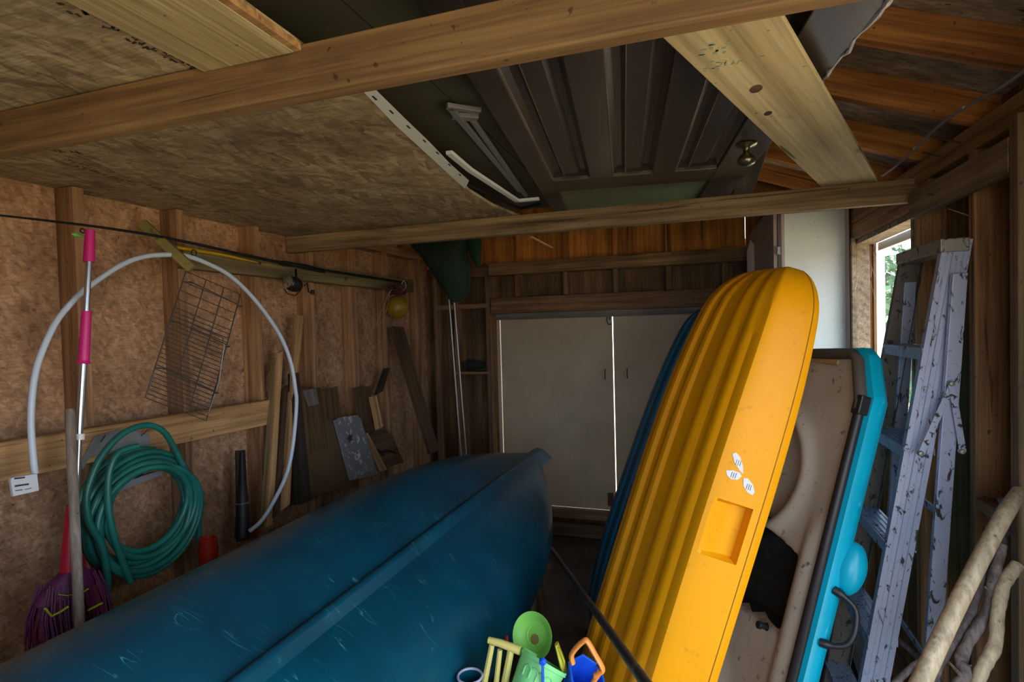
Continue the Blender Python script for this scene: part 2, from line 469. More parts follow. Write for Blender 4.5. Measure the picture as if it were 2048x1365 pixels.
class MB:
    def __init__(self):
        self.v, self.f, self.mi = [], [], []

    def add(self, vs, fs, mi=0):
        o = len(self.v)
        self.v += [Vector(q) for q in vs]
        self.f += [[o + i for i in f] for f in fs]
        self.mi += [mi] * len(fs)
        return self

    def box(self, lo, hi, mi=0, M=None):
        x0, y0, z0 = lo
        x1, y1, z1 = hi
        vs = [Vector(q) for q in ((x0, y0, z0), (x1, y0, z0), (x1, y1, z0), (x0, y1, z0), (x0, y0, z1), (x1, y0, z1), (x1, y1, z1), (x0, y1, z1))]
        if M is not None:
            vs = [M @ q for q in vs]
        return self.add(vs, [(0, 3, 2, 1), (4, 5, 6, 7), (0, 1, 5, 4), (1, 2, 6, 5), (2, 3, 7, 6), (3, 0, 4, 7)], mi)

    def tube(self, pts, r, n=10, cap=True, closed=False, mi=0, flat=1.0):
        pts = [Vector(p) for p in pts]
        m = len(pts)
        rs = r if isinstance(r, (list, tuple)) else [r] * m
        t0 = (pts[1] - pts[0]).normalized()
        up = Vector((0, 0, 1)) if abs(t0.z) < 0.9 else Vector((1, 0, 0))
        a = t0.cross(up).normalized()
        vs = []
        for i, p in enumerate(pts):
            if closed:
                t = (pts[(i + 1) % m] - pts[i - 1]).normalized()
            else:
                t = (pts[min(i + 1, m - 1)] - pts[max(i - 1, 0)]).normalized()
            a = (a - t * a.dot(t)).normalized()
            b = t.cross(a)
            for k in range(n):
                w = 2 * math.pi * k / n
                vs.append(p + a * (rs[i] * math.cos(w)) + b * (rs[i] * flat * math.sin(w)))
        fs = []
        for i in range(m if closed else m - 1):
            j = (i + 1) % m
            for k in range(n):
                l = (k + 1) % n
                fs.append((i * n + k, i * n + l, j * n + l, j * n + k))
        if cap and not closed:
            fs.append(tuple(range(n - 1, -1, -1)))
            fs.append(tuple((m - 1) * n + k for k in range(n)))
        return self.add(vs, fs, mi)

    def lathe(self, prof, M=None, n=24, mi=0, cap=True):
        """profile of (radius, height) turned about local Z"""
        vs, fs = [], []
        for (r, h) in prof:
            for k in range(n):
                w = 2 * math.pi * k / n
                vs.append(Vector((r * math.cos(w), r * math.sin(w), h)))
        if M is not None:
            vs = [M @ q for q in vs]
        for i in range(len(prof) - 1):
            for k in range(n):
                l = (k + 1) % n
                fs.append((i * n + k, i * n + l, (i + 1) * n + l, (i + 1) * n + k))
        if cap:
            if prof[0][0] > 1e-4:
                fs.append(tuple(range(n - 1, -1, -1)))
            if prof[-1][0] > 1e-4:
                fs.append(tuple((len(prof) - 1) * n + k for k in range(n)))
        return self.add(vs, fs, mi)

    def prism(self, poly, d, mi=0):
        """polygon of 3D points pushed through by the vector d"""
        n = len(poly)
        poly = [Vector(q) for q in poly]
        d = Vector(d)
        vs = poly + [q + d for q in poly]
        fs = [tuple(range(n)), tuple(range(2 * n - 1, n - 1, -1))]
        for i in range(n):
            j = (i + 1) % n
            fs.append((i, i + n, j + n, j))
        return self.add(vs, fs, mi)

    def loft(self, secs, closed=True, caps=(True, True), mi=0):
        n = len(secs[0])
        vs = [q for s_ in secs for q in s_]
        fs = []
        for i in range(len(secs) - 1):
            for k in range(n if closed else n - 1):
                l = (k + 1) % n
                fs.append((i * n + k, i * n + l, (i + 1) * n + l, (i + 1) * n + k))
        if caps[0]:
            fs.append(tuple(range(n - 1, -1, -1)))
        if caps[1]:
            fs.append(tuple((len(secs) - 1) * n + k for k in range(n)))
        return self.add(vs, fs, mi)

    def build(self, name, mats, parent=None, smooth=False, bevel=0.0, M=None, merge=False, angle=40, subsurf=0, solid=0.0):
        me = bpy.data.meshes.new(name)
        me.from_pydata([tuple(q) for q in self.v], [], self.f)
        if isinstance(mats, str):
            mats = [mats]
        for mn in mats:
            me.materials.append(MATS[mn])
        for p, i in zip(me.polygons, self.mi):
            p.material_index = i
        bm = bmesh.new()
        bm.from_mesh(me)
        if merge:
            bmesh.ops.remove_doubles(bm, verts=bm.verts, dist=1e-4)
        bmesh.ops.recalc_face_normals(bm, faces=bm.faces)
        bm.to_mesh(me)
        bm.free()
        if smooth:
            for p in me.polygons:
                p.use_smooth = True
            try:
                me.set_sharp_from_angle(angle=R(angle))
            except Exception:
                pass
        o = bpy.data.objects.new(name, me)
        C.link(o)
        if M is not None:
            o.matrix_world = M
        if parent is not None:
            o.parent = parent
            pm = PW[parent.name]
            o.matrix_parent_inverse = pm.inverted()
        PW[o.name] = M if M is not None else Matrix.Identity(4)
        if solid:
            md = o.modifiers.new('solid', 'SOLIDIFY')
            md.thickness = solid
        if bevel:
            md = o.modifiers.new('bevel', 'BEVEL')
            md.width = bevel
            md.segments = 2
            md.limit_method = 'ANGLE'
        if subsurf:
            md = o.modifiers.new('sub', 'SUBSURF')
            md.levels = md.render_levels = subsurf
        return o


PW = {}


def tag(o, label=None, cat=None, group=None, kind=None):
    if label:
        o['label'] = label
    if cat:
        o['category'] = cat
    if group:
        o['group'] = group
    if kind:
        o['kind'] = kind
    return o


def thing(name, loc, label=None, cat=None, group=None, kind=None):
    o = bpy.data.objects.new(name, None)
    o.empty_display_size = 0.05
    C.link(o)
    o.location = loc
    PW[o.name] = Matrix.Translation(loc)
    return tag(o, label, cat, group, kind)


def frame(p0, p1, normal):
    """matrix: local X along p0->p1, local Z close to normal, origin p0"""
    p0, p1 = Vector(p0), Vector(p1)
    x = (p1 - p0).normalized()
    z = Vector(normal)
    z = (z - x * z.dot(x)).normalized()
    y = z.cross(x)
    Mx = Matrix((x, y, z)).transposed().to_4x4()
    Mx.translation = p0
    return Mx


def board(name, p0, p1, w, t, normal, mat, parent=None, bevel=0.002, taper=1.0):
    """sawn board centred on p0-p1; w across, t along normal; local X is the grain"""
    L = (Vector(p1) - Vector(p0)).length
    Mx = frame(p0, p1, normal)
    m = MB()
    a, b = w / 2, w / 2 * taper
    m.add([(0, -a, -t / 2), (0, a, -t / 2), (0, a, t / 2), (0, -a, t / 2), (L, -b, -t / 2), (L, b, -t / 2), (L, b, t / 2), (L, -b, t / 2)],
          [(0, 3, 2, 1), (4, 5, 6, 7), (0, 1, 5, 4), (1, 2, 6, 5), (2, 3, 7, 6), (3, 0, 4, 7)])
    return m.build(name, mat, parent, bevel=bevel, M=Mx)


def sheet(name, quad, thick, mat, parent=None, bevel=0.0015):
    """flat piece from corner points; grain along the first edge; pushed back by thick against its normal"""
    q = [Vector(p) for p in quad]
    n = (q[1] - q[0]).cross(q[-1] - q[0]).normalized()
    if n.dot(EYE - q[0]) < 0:
        n = -n
    Mx = frame(q[0], q[1], n)
    inv = Mx.inverted()
    loc = [inv @ p for p in q]
    m = MB().prism(loc, (0, 0, -thick))
    return m.build(name, mat, parent, bevel=bevel, M=Mx)


def spline(pts, k=6, closed=False):
    pts = [Vector(p) for p in pts]
    n = len(pts)
    out = []
    rng = n if closed else n - 1
    for i in range(rng):
        if closed:
            p0, p1, p2, p3 = pts[i - 1], pts[i], pts[(i + 1) % n], pts[(i + 2) % n]
        else:
            p0, p1, p2, p3 = pts[max(i - 1, 0)], pts[i], pts[i + 1], pts[min(i + 2, n - 1)]
        for j in range(k):
            t = j / k
            out.append(0.5 * ((2 * p1) + (p2 - p0) * t + (2 * p0 - 5 * p1 + 4 * p2 - p3) * t * t + (3 * p1 - p0 - 3 * p2 + p3) * t ** 3))
    if not closed:
        out.append(pts[-1])
    return out


def copy_tree(o, parent=None):
    c = o.copy()
    C.link(c)
    if parent is not None:
        c.parent = parent
    for ch in list(o.children):
        copy_tree(ch, c)
    return c


# ================================================================== SETTING
XL, XLS = -2.0, -2.09          # left studs' faces, left sheathing
XR, XRS = 0.80, 0.89           # right
YB, YBS = 4.05, 4.14           # back
YF = -0.95
ZP = 2.09                      # underside of the top plates
ZPL = 2.134                    # the same on the left wall, above the strand board
ZT = 2.166                     # top of the top plates
RX = -0.6                      # ridge
SL = 0.38
JZ0, JZ1 = 2.03, 2.119         # loft joists


def roof_z(x):                 # underside of the rafters
    return 2.19 + SL * ((XR - x) if x > RX else (x - XL))


ZR = roof_z(RX)

fl = MB().box((XLS - 0.1, YF, -0.08), (XRS + 0.1, YBS + 0.1, 0.0)).build('floor', 'floor_dirt')
tag(fl, 'dark dirty wooden floor strewn with crumbs', 'floor', kind='structure')
g = MB().add([(-60, -60, -0.12), (60, -60, -0.12), (60, 60, -0.12), (-60, 60, -0.12)], [(0, 1, 2, 3)]).build('ground', 'tan_ground')
tag(g, 'sunlit tan ground outside the shed', 'ground', kind='structure')

# ---- left wall: sheathing is the wall, studs and plates are its parts
wl = MB().box((XLS - 0.012, YF, 0), (XLS, YBS, ZT + 0.15)).build('wall_left', 'osb_wall')
tag(wl, 'left wall of bare strand board between studs', 'wall', kind='structure')
for y in (0.14, 0.54, 0.93, 1.33, 1.725, 2.14, 2.54, 2.945, 3.32, 3.81, -0.26, -0.66):
    board('stud', (XL - 0.045, y + 0.019, 0.04), (XL - 0.045, y + 0.019, 2.1195 if y < 2.6 else ZPL), 0.089, 0.038, (0, 1, 0), 'stud', wl)
board('bottom_plate', (XL - 0.045, YF, 0.019), (XL - 0.045, YBS, 0.019), 0.089, 0.038, (0, 0, 1), 'stud_dark', wl)
for k in range(2):
    board('top_plate', (XL - 0.045, YF, ZPL + 0.015 + 0.031 * k), (XL - 0.045, YBS, ZPL + 0.015 + 0.031 * k), 0.089, 0.030, (0, 0, 1), 'stud', wl)

# ---- right wall with the window opening
WY0, WY1, WZ0, WZ1 = 2.50, 3.30, 1.06, 2.0
m = MB()
m.box((XRS, YF, 0), (XRS + 0.012, -0.22, ZT + 0.12))
m.box((XRS, -0.22, 2.03), (XRS + 0.012, 1.12, ZT + 0.12))
m.box((XRS, 1.12, 0), (XRS + 0.012, WY0, ZT + 0.12))
m.box((XRS, WY1, 0), (XRS + 0.012, YBS, ZT + 0.12))
m.box((XRS, WY0, 0), (XRS + 0.012, WY1, WZ0))
m.box((XRS, WY0, WZ1), (XRS + 0.012, WY1, ZT + 0.12))
wr = m.build('wall_right', 'right_ply')
tag(wr, 'right wall of brown board between studs with a window opening', 'wall', kind='structure')
for y in (1.13, 1.40, 1.68, 2.0, 2.435, 3.32, 3.7, -0.26, -0.66):
    inner = XR - (0.04 if y == 1.68 else 0)
    board('stud', ((inner + XRS) / 2, y + 0.019, 0.04), ((inner + XRS) / 2, y + 0.019, ZP), XRS - inner, 0.038, (0, 1, 0), 'joist_grey' if y == 1.68 else 'stud_brightened', wr)
board('bottom_plate', (XR + 0.045, 1.15, 0.019), (XR + 0.045, YBS, 0.019), 0.089, 0.038, (0, 0, 1), 'stud_dark', wr)
for k in range(2):
    board('top_plate', (XR + 0.045, YF, ZP + 0.019 + 0.038 * k), (XR + 0.045, YBS, ZP + 0.019 + 0.038 * k), 0.089, 0.037, (0, 0, 1), 'joist', wr)
board('window_header', (XR + 0.02, 2.34, 2.045), (XR + 0.02, 3.75, 2.045), 0.085, 0.038, (1, 0, 0), 'stud_brightened', wr)
board('blocking', (XR + 0.045, 1.81, 1.03), (XR + 0.045, 2.0, 1.03), 0.089, 0.038, (0, 0, 1), 'stud_brightened', wr)

# ---- back wall with gable
DX0, DX1, DZ0, DZ1 = -1.49, 0.36, 0.20, 1.70
m = MB()
m.box((XLS, YBS, 0), (DX0, YBS + 0.012, ZT))
m.box((DX1, YBS, 0), (XRS, YBS + 0.012, ZT))
m.box((DX0, YBS, 0), (DX1, YBS + 0.012, DZ0 - 0.02))
m.box((DX0, YBS, DZ1), (DX1, YBS + 0.012, ZT))
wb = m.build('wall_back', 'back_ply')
tag(wb, 'dark back wall framed around white double doors', 'wall', kind='structure')
m = MB()
for (xa, xb) in ((XLS - 0.1, 0.3465), (0.349, XRS + 0.1)):
    pts = [xa] + ([RX] if xa < RX < xb else []) + [xb]
    poly = [(xa, YB + 0.055, 2.088), (xb, YB + 0.055, 2.088)] + [(x, YB + 0.055, roof_z(x) + 0.1) for x in reversed(pts)]
    m.prism(poly, (0, 0.012, 0))
m.build('gable_sheathing', 'gable_ply', wb)
for x in (-1.62, -1.28, -0.90, -0.53, -0.16, 0.21, 0.57):
    board('gable_stud', (x, YB + 0.035, 2.09), (x, YB + 0.035, roof_z(x) + 0.03), 0.04, 0.035, (0, 1, 0), 'rafter', wb)
for x in (-1.98, -1.80, -1.53, -1.28, -0.90, -0.53, -0.16, 0.21, 0.40, 0.80):
    z0 = 0.04 if (x < DX0 or x > DX1) else 1.83
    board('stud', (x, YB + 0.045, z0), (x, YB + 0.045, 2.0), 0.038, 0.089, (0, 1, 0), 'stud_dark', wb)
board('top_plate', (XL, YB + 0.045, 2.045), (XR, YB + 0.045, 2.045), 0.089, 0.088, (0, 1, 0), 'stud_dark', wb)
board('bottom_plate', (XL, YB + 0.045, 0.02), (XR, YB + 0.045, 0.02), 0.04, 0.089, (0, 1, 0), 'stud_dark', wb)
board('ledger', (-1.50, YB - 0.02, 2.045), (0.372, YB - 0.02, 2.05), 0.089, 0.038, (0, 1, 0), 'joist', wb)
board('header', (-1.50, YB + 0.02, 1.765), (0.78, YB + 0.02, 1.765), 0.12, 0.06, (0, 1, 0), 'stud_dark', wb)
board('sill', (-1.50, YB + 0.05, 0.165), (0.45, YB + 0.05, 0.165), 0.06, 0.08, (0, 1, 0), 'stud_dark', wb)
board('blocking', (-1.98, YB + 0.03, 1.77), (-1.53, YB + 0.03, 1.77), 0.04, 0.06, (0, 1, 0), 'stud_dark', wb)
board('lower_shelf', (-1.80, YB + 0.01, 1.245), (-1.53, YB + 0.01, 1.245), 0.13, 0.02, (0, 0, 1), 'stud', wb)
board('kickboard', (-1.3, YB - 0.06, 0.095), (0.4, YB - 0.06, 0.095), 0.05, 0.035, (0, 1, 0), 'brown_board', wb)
board('door_stop', (DX0, YBS - 0.02, 1.680), (DX1, YBS - 0.02, 1.680), 0.05, 0.02, (0, 1, 0), 'grey_board', wb)
# pipe-like item on the little shelf
tag(MB().loft([[Vector((-1.72 + 0.14 * t, YB + 0.02 + 0.05 * math.cos(a) * (1 - 0.5 * t), 1.257 + 0.045 + 0.045 * math.sin(a) * (1 - 0.4 * t))) for a in [2 * math.pi * k / 12 for k in range(12)]] for t in (0, 0.3, 0.7, 1)]).build('sack', 'cockpit_dark', smooth=True),
    'small black bundle lying on the short shelf left of the white doors', 'bundle')

# ---- white double doors
SEAM = -0.573


def shed_door(name, x0, x1, label):
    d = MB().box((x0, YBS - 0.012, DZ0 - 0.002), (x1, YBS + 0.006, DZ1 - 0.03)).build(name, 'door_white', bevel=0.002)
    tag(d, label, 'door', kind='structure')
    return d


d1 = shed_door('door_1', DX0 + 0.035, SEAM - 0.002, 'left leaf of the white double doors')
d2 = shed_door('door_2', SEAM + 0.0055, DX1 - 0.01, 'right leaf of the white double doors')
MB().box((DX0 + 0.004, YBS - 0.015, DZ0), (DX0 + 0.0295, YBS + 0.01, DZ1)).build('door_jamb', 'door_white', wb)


def pull(par, x, y):
    p = px(x, y, 'Y', YBS - 0.012)
    m = MB().tube([p + Vector((0, 0, 0.035)), p + Vector((0, -0.022, 0.033)), p + Vector((0, -0.024, 0)), p + Vector((0, -0.022, -0.033)), p + Vector((0, 0, -0.035))], 0.004, 8)
    m.build('handle', 'rust', par, smooth=True)


pull(d1, 1211, 749)
pull(d2, 1255, 747)
p = px(1220, 640, 'Y', YBS - 0.012)
m = MB().tube([p + Vector((-0.015, -0.008, 0.03)), p + Vector((-0.022, -0.02, 0)), p + Vector((-0.01, -0.02, -0.035)), p + Vector((0.01, -0.01, -0.03))], 0.004, 8)
m.tube([p + Vector((0, -0.002, 0.03)), p + Vector((0, -0.012, 0.0))], 0.004, 8)
m.build('hook_latch', 'rust', d1, smooth=True)
p = px(1225, 1010, 'Y', YBS - 0.012)
MB().box(p + Vector((-0.03, -0.012, -0.01)), p + Vector((0.01, 0, 0.09))).build('bolt_plate', 'rust', d1, bevel=0.003)

# ---- roof: deck boards and rafters are parts of the ceiling
ceil = MB()
for side in (0, 1):
    a, b_ = (RX, XRS + 0.12) if side else (XLS - 0.12, RX)
    off = 0.095
    ceil.prism([(a, YF, roof_z(a) + off), (b_, YF, roof_z(b_) + off), (b_, YF, roof_z(b_) + off + 0.02), (a, YF, roof_z(a) + off + 0.02)], (0, YBS + 0.1 - YF, 0))
ceil = ceil.build('ceiling', 'deck_grey')
tag(ceil, 'sloping roof of weathered grey boards on rafters', 'ceiling', kind='structure')
for y in (0.10, 0.50, 0.90, 1.30, 1.70, 2.07, 2.48, 2.88, 3.28, 3.68, 4.06, -0.3, -0.7):
    for side in (0, 1):
        a, b_ = (RX, XRS + 0.1) if side else (RX, XLS - 0.1)
        nrm = Vector((SL if side else -SL, 0, 1)).normalized()
        p0 = Vector((a, y, roof_z(a))) + nrm * 0.044
        p1 = Vector((b_, y, roof_z(b_))) + nrm * 0.044
        board('rafter', p0, p1, 0.038, 0.089, nrm, 'rafter', ceil)
board('ridge_board', (RX, YF, ZR + 0.03), (RX, YBS, ZR + 0.03), 0.02, 0.16, (0, 0, 1), 'rafter', ceil)
for y0 in (1.2,):
    pass

# front wall behind the camera; its opening is added to brighten the right wall
wf = MB()
wf.box((XLS, YF - 0.012, 2.05), (XRS, YF, ZT + 0.0))
wf.box((XLS, YF - 0.012, 0.0), (XRS, YF, 0.8))
wf.box((XLS, YF - 0.012, 0.8), (-0.40, YF, 2.05))
wf.box((0.65, YF - 0.012, 0.8), (XRS, YF, 2.05))
pts = [XLS, RX, XRS]
wf.prism([(XLS, YF - 0.012, ZT), (XRS, YF - 0.012, ZT), (RX, YF - 0.012, ZR + 0.1)], (0, 0.012, 0))
wf = wf.build('wall_front', 'back_ply')
tag(wf, 'front wall behind the viewer', 'wall', kind='structure')

# ---- window in the right wall
wd = thing('window_1', (XRS, (WY0 + WY1) / 2, WZ0), 'window in the right wall beside the ladder', 'window', kind='structure')
board('window_frame', (0.835, WY1 - 0.012, WZ0), (0.835, WY1 - 0.012, WZ1), 0.06, 0.024, (0, 1, 0), 'window_wood', wd)
board('window_frame', (0.85, WY0 + 0.012, WZ0), (0.85, WY0 + 0.012, WZ1), 0.09, 0.024, (0, 1, 0), 'window_wood', wd)
board('window_frame', (0.85, WY0, WZ1 - 0.012), (0.85, WY1, WZ1 - 0.012), 0.09, 0.024, (0, 0, 1), 'window_wood', wd)
board('window_sill', (0.85, WY0 - 0.03, WZ0 + 0.012), (0.85, WY1 + 0.03, WZ0 + 0.012), 0.16, 0.026, (0, 0, 1), 'window_wood', wd)
board('stop_bead', (0.79, WY1 - 0.03, WZ0 + 0.03), (0.79, WY1 - 0.03, WZ1 + 0.01), 0.02, 0.03, (0, 1, 0), 'window_wood', wd)
m = MB()
sx = 0.925
for (y0, y1, z0, z1) in ((WY0 + 0.02, WY0 + 0.07, WZ0 + 0.02, WZ1 - 0.02), (WY0, WY1, WZ1 - 0.06, WZ1 - 0.02), (WY0, WY1, WZ0 + 0.02, WZ0 + 0.07)):
    m.box((sx - 0.015, y0, z0), (sx + 0.015, y1, z1))
sash = m.build('sash', 'sash_white', wd)
MB().box((sx - 0.002, WY0 + 0.05, WZ0 + 0.05), (sx + 0.002, WY1 - 0.05, WZ1 - 0.05)).build('pane', 'pane', wd)
board('outer_trim', (0.945, 3.50, WZ0 - 0.1), (0.945, 3.50, WZ1 + 0.05), 0.12, 0.07, (1, 0, 0), 'sash_white', wd)

# trees beyond the window
def tree(x, y, z, r, label, seed):
    rr = random.Random(seed)
    root = thing('tree', (x, y, -0.12), label, 'tree', 'trees outside the window')
    m = MB()
    for k in range(4500):
        th, ph, q = rr.uniform(0, 6.283), math.acos(rr.uniform(-1, 1)), rr.uniform(0.55, 1) ** 0.6
        wob = 1 + 0.22 * noise.noise(Vector((math.cos(th) * 2, math.sin(th) * 2, ph * 2 + seed)))
        c = Vector((x + r * q * wob * math.sin(ph) * math.cos(th), y + r * q * wob * math.sin(ph) * math.sin(th), z + 1.15 * r * q * wob * math.cos(ph)))
        a = Vector((rr.uniform(-1, 1), rr.uniform(-1, 1), rr.uniform(-1, 1))).normalized() * 0.085 * r / 2
        b = a.cross(Vector((rr.uniform(-1, 1), rr.uniform(-1, 1), rr.uniform(-1, 1))).normalized())
        m.add([c - a, c + b, c + a, c - b], [(0, 1, 2, 3)])
    m.build('foliage', 'leaf', root)
    MB().tube([(x, y, -0.12), (x + 0.05, y, z * 0.5), (x, y + 0.05, z)], [0.16, 0.12, 0.07]).build('trunk', 'bark', root)


tree(4.05, 13.0, 1.0, 1.75, 'bushy green tree seen through the window, the nearer one', 3)
tree(6.3, 18.5, 0.6, 2.2, 'green tree farther off through the window', 5)

# ================================================================== LOFT
def beam(name, y, mat, label):
    o = board(name, (XLS + 0.01, y + 0.019, (JZ0 + JZ1) / 2), (XRS - 0.01, y + 0.019, (JZ0 + JZ1) / 2), 0.089, 0.038, (0, 1, 0), mat, bevel=0.003)
    return tag(o, label, 'beam', 'loft joists')


j1 = beam('ceiling_joist', 0.84, 'joist', 'nearest loft joist, a brown two-by-four crossing the top of the view')
j2 = beam('ceiling_joist', 2.46, 'joist_grey', 'farther loft joist, a weathered two-by-four in front of the back wall')
# nail heads on the near joist
for (x, y) in ((752, 130), (672, 155)):
    p = px(x, y, 'Y', 0.84)
    MB().lathe([(0.0, 0.002), (0.004, 0.0015), (0.004, 0)], Matrix.Translation(p) @ Matrix.Rotation(R(90), 4, 'X'), 10).build('nail_head', 'rust', j1)

# big strand-board sheet
ZO = 2.121
edge = [px(*q, 'Z', ZO) for q in ((735, 190), (790, 243), (850, 298), (880, 322), (899, 340), (912, 358), (940, 384), (985, 412), (1045, 437))]
poly = [Vector((XLS + 0.002, -0.35, ZO)), Vector((-0.66, -0.35, ZO)), Vector((-0.668, 0.5, ZO))] + edge + [Vector((-0.78, 2.60, ZO)), Vector((XLS + 0.002, 2.60, ZO))]
m = MB().prism(poly, (0, 0, 0.012))
ob = tag(m.build('osb_sheet', 'osb_loft'), 'large strand board sheet lying on the loft joists at the upper left', 'board')


def stamp(par, z, quads, mat, seed, name='stamp'):
    """illegible ink: broken strokes inside pixel quads (along, across)"""
    rr = random.Random(seed)
    for (a, b_, w, n) in quads:
        m = MB()
        A, B = px(*a, 'Z', z), px(*b_, 'Z', z)
        d = (B - A)
        L = d.length
        d.normalize()
        s_ = Vector((-d.y, d.x, 0))
        for k in range(n):
            t = (k + 0.5) / n * L
            for _ in range(3):
                c = A + d * (t + rr.uniform(-.3, .3) * L / n) + s_ * rr.uniform(-.4, .4) * w
                u1, u2 = (d, s_) if rr.random() < .5 else (s_, d)
                l1, l2 = rr.uniform(.4, .7) * min(w, L / n * 1.3), rr.uniform(.09, .16) * w
                m.box((0, 0, 0), (1, 1, 1), M=Matrix(((u1.x * l1, u2.x * l2, 0, c.x), (u1.y * l1, u2.y * l2, 0, c.y), (0, 0, 0.0006, z - 0.0006), (0, 0, 0, 1))))
        m.build(name, mat, par)


stamp(ob, ZO, [((92, 300), (160, 303), 0.03, 4), ((130, 318), (180, 332), 0.02, 4), ((150, 330), (265, 365), 0.022, 9), ((280, 362), (330, 380), 0.03, 4),
               ((330, 385), (395, 402), 0.02, 5)], 'stamp_ink', 3)
stamp(ob, ZO, [((130, 0), (170, 30), 0.05, 4), ((200, 45), (262, 62), 0.035, 4), ((255, 72), (400, 138), 0.03, 14)], 'stamp_ink', 5)

# plywood strip, nearer than the first joist
q = [Vector((-0.885, -0.3, 2.105)), Vector((-0.885, 0.838, 2.105)), Vector((-0.675, 0.838, 2.105)), Vector((-0.675, -0.3, 2.105))]
s_ = sheet('plywood_strip', [q[0], q[1], q[2], q[3]], 0.015, 'strip_ply')
tag(s_, 'pale straight-grained plywood strip meeting the nearest joist at the upper left', 'board')
e_ = MB().box((-0.675, -0.3, 2.106), (-0.660, 0.838, 2.1195)).build('edge_batten', 'pale_board', s_)

# plywood strip between the joists with knots
a, b_ = px(1330, 80, 'Z', 2.12), px(1560, 28, 'Z', 2.12)
c, d = px(1750, 352, 'Z', 2.12), px(1635, 367, 'Z', 2.12)
dl, dr = (d - a).normalized(), (c - b_).normalized()
quad = [a - dl * 0.2, d + dl * 0.12, c + dr * 0.12, b_ - dr * 0.2]
sp = sheet('plywood_offcut', quad, 0.014, 'pale_ply')
tag(sp, 'pale knotty plywood strip laid across both joists beneath the old door', 'board')
for (x, y, r1) in ((1512, 178, 0.016), (1536, 227, 0.011)):
    p = px(x, y, 'Z', 2.12)
    MB().lathe([(0.0, -0.0004), (r1 * 0.6, -0.0004), (r1, 0.0002)], Matrix.Translation(p) @ Matrix.Scale(1.7, 4, (0, 1, 0)), 16, cap=False).build('knot', 'brown_board', sp)
stamp(sp, 2.12, [((1395, 100), (1455, 92), 0.05, 4), ((1400, 140), (1440, 135), 0.03, 3), ((1415, 125), (1480, 122), 0.02, 6)], 'stamp_green', 8)

# old panelled door lying across the joists
dA = Vector((-0.47, 1.172, 2.16))
dd = Vector((-0.1176, 0.993, 0)).normalized()
dr_ = Vector((dd.y, -dd.x, 0))
DM = Matrix((dr_, dd, Vector((0, 0, 1)))).transposed().to_4x4()
DM.translation = dA
od = thing('panelled_door', tuple(dA), 'old dark brown panelled door with a round knob stored flat on the joists', 'door')


def dbox(m, u0, u1, s0, s1, z0, z1, mi=0):
    m.box((u0, s0, z0), (u1, s1, z1), mi)


S0, S1, T = -0.34, 1.69, 0.036
fr = MB()
dbox(fr, 0, 0.070, S0, S1, 0, T)
dbox(fr, 0.678, 0.80, S0, S1, 0, T)
dbox(fr, 0.215, 0.300, S0, 0.93, 0, T)
dbox(fr, 0.446, 0.530, S0, 0.93, 0, T)
dbox(fr, 0.070, 0.678, 0.93, 1.10, 0, T)
dbox(fr, 0.070, 0.678, S1 - 0.12, S1, 0, T)
dbox(fr, 0.070, 0.678, S0, S0 + 0.16, 0, T)
fo = fr.build('door_frame', 'door_brown', od, M=DM, bevel=0.0025)
for (u0, u1) in ((0.070, 0.215), (0.300, 0.446), (0.530, 0.678)):
    m = MB()
    s0, s1 = S0 + 0.16, 0.93
    w = u1 - u0
    # sloped moulding then raised field
    ins = 0.040
    for (z, i_) in ((0.014, 0.0), (0.028, 0.016), (0.028, 0.034), (0.016, 0.046), (0.014, 0.048)):
        m.v += [Vector(q) for q in ((u0 + i_, s0 + i_, z), (u1 - i_, s0 + i_, z), (u1 - i_, s1 - i_, z), (u0 + i_, s1 - i_, z))]
    for k in range(4):
        for e in range(4):
            m.f.append([k * 4 + e, k * 4 + (e + 1) % 4, (k + 1) * 4 + (e + 1) % 4, (k + 1) * 4 + e])
            m.mi.append(0)
    m.f.append([16, 17, 18, 19])
    m.mi.append(0)
    m.build('panel', 'door_brown', od, M=DM)
    m = MB()
    for uu in (u0, u0 + 0.046):
        m.box((uu - 0.001, s0 + 0.03, 0.003 if uu == u0 else 0.0145), (uu + 0.004, s1, 0.010 if uu == u0 else 0.0165))
    m.build('worn_edge', 'door_edge_light', od, M=DM)
MB().box((0.070, 1.10, 0.016), (0.678, S1 - 0.12, 0.022)).build('glass', 'door_glass', od, M=DM)
m = MB()
m.box((0.05, 1.10, 0.03), (0.70, S1 - 0.1, 0.034))
kb = Matrix.Translation(DM @ Vector((0.722, 0.66, 0))) @ Matrix.Rotation(R(180), 4, 'X')
k_ = MB().lathe([(0.031, 0.0), (0.033, 0.003), (0.029, 0.008), (0.014, 0.012), (0.010, 0.018), (0.010, 0.030), (0.020, 0.036), (0.027, 0.046), (0.028, 0.054), (0.024, 0.064), (0.012, 0.070), (0.0, 0.071)], kb, 28)
k_.build('door_knob', 'bronze', od, smooth=True, angle=60)
# dark stile piece behind the knob corner
bs = sheet('metal_strip', [px(1476, 350, 'Z', 2.2), px(1465, 395, 'Z', 2.2), px(1505, 390, 'Z', 2.2), px(1540, 290, 'Z', 2.2)], 0.01, 'bronze')
tag(bs, 'shiny dark strip sticking out past the corner of the stored door', 'strip')

# olive flush slab above the strand board, beside the door
zs = 2.205
q = [Vector((-1.25, -0.3, zs)), Vector((-1.25, 2.75, zs)), Vector((-0.44, 2.75, zs)), Vector((-0.44, -0.3, zs))]
sl = sheet('flush_door_slab', q, 0.035, 'slab_olive')
tag(sl, 'dark olive flush door slab stored above the strand board', 'door')
m = MB()
for x in (-0.60, -0.93):
    m.box((x, -0.3, zs - 0.0008), (x + 0.003, 2.75, zs + 0.0002))
m.build('groove', 'cockpit_dark', sl)
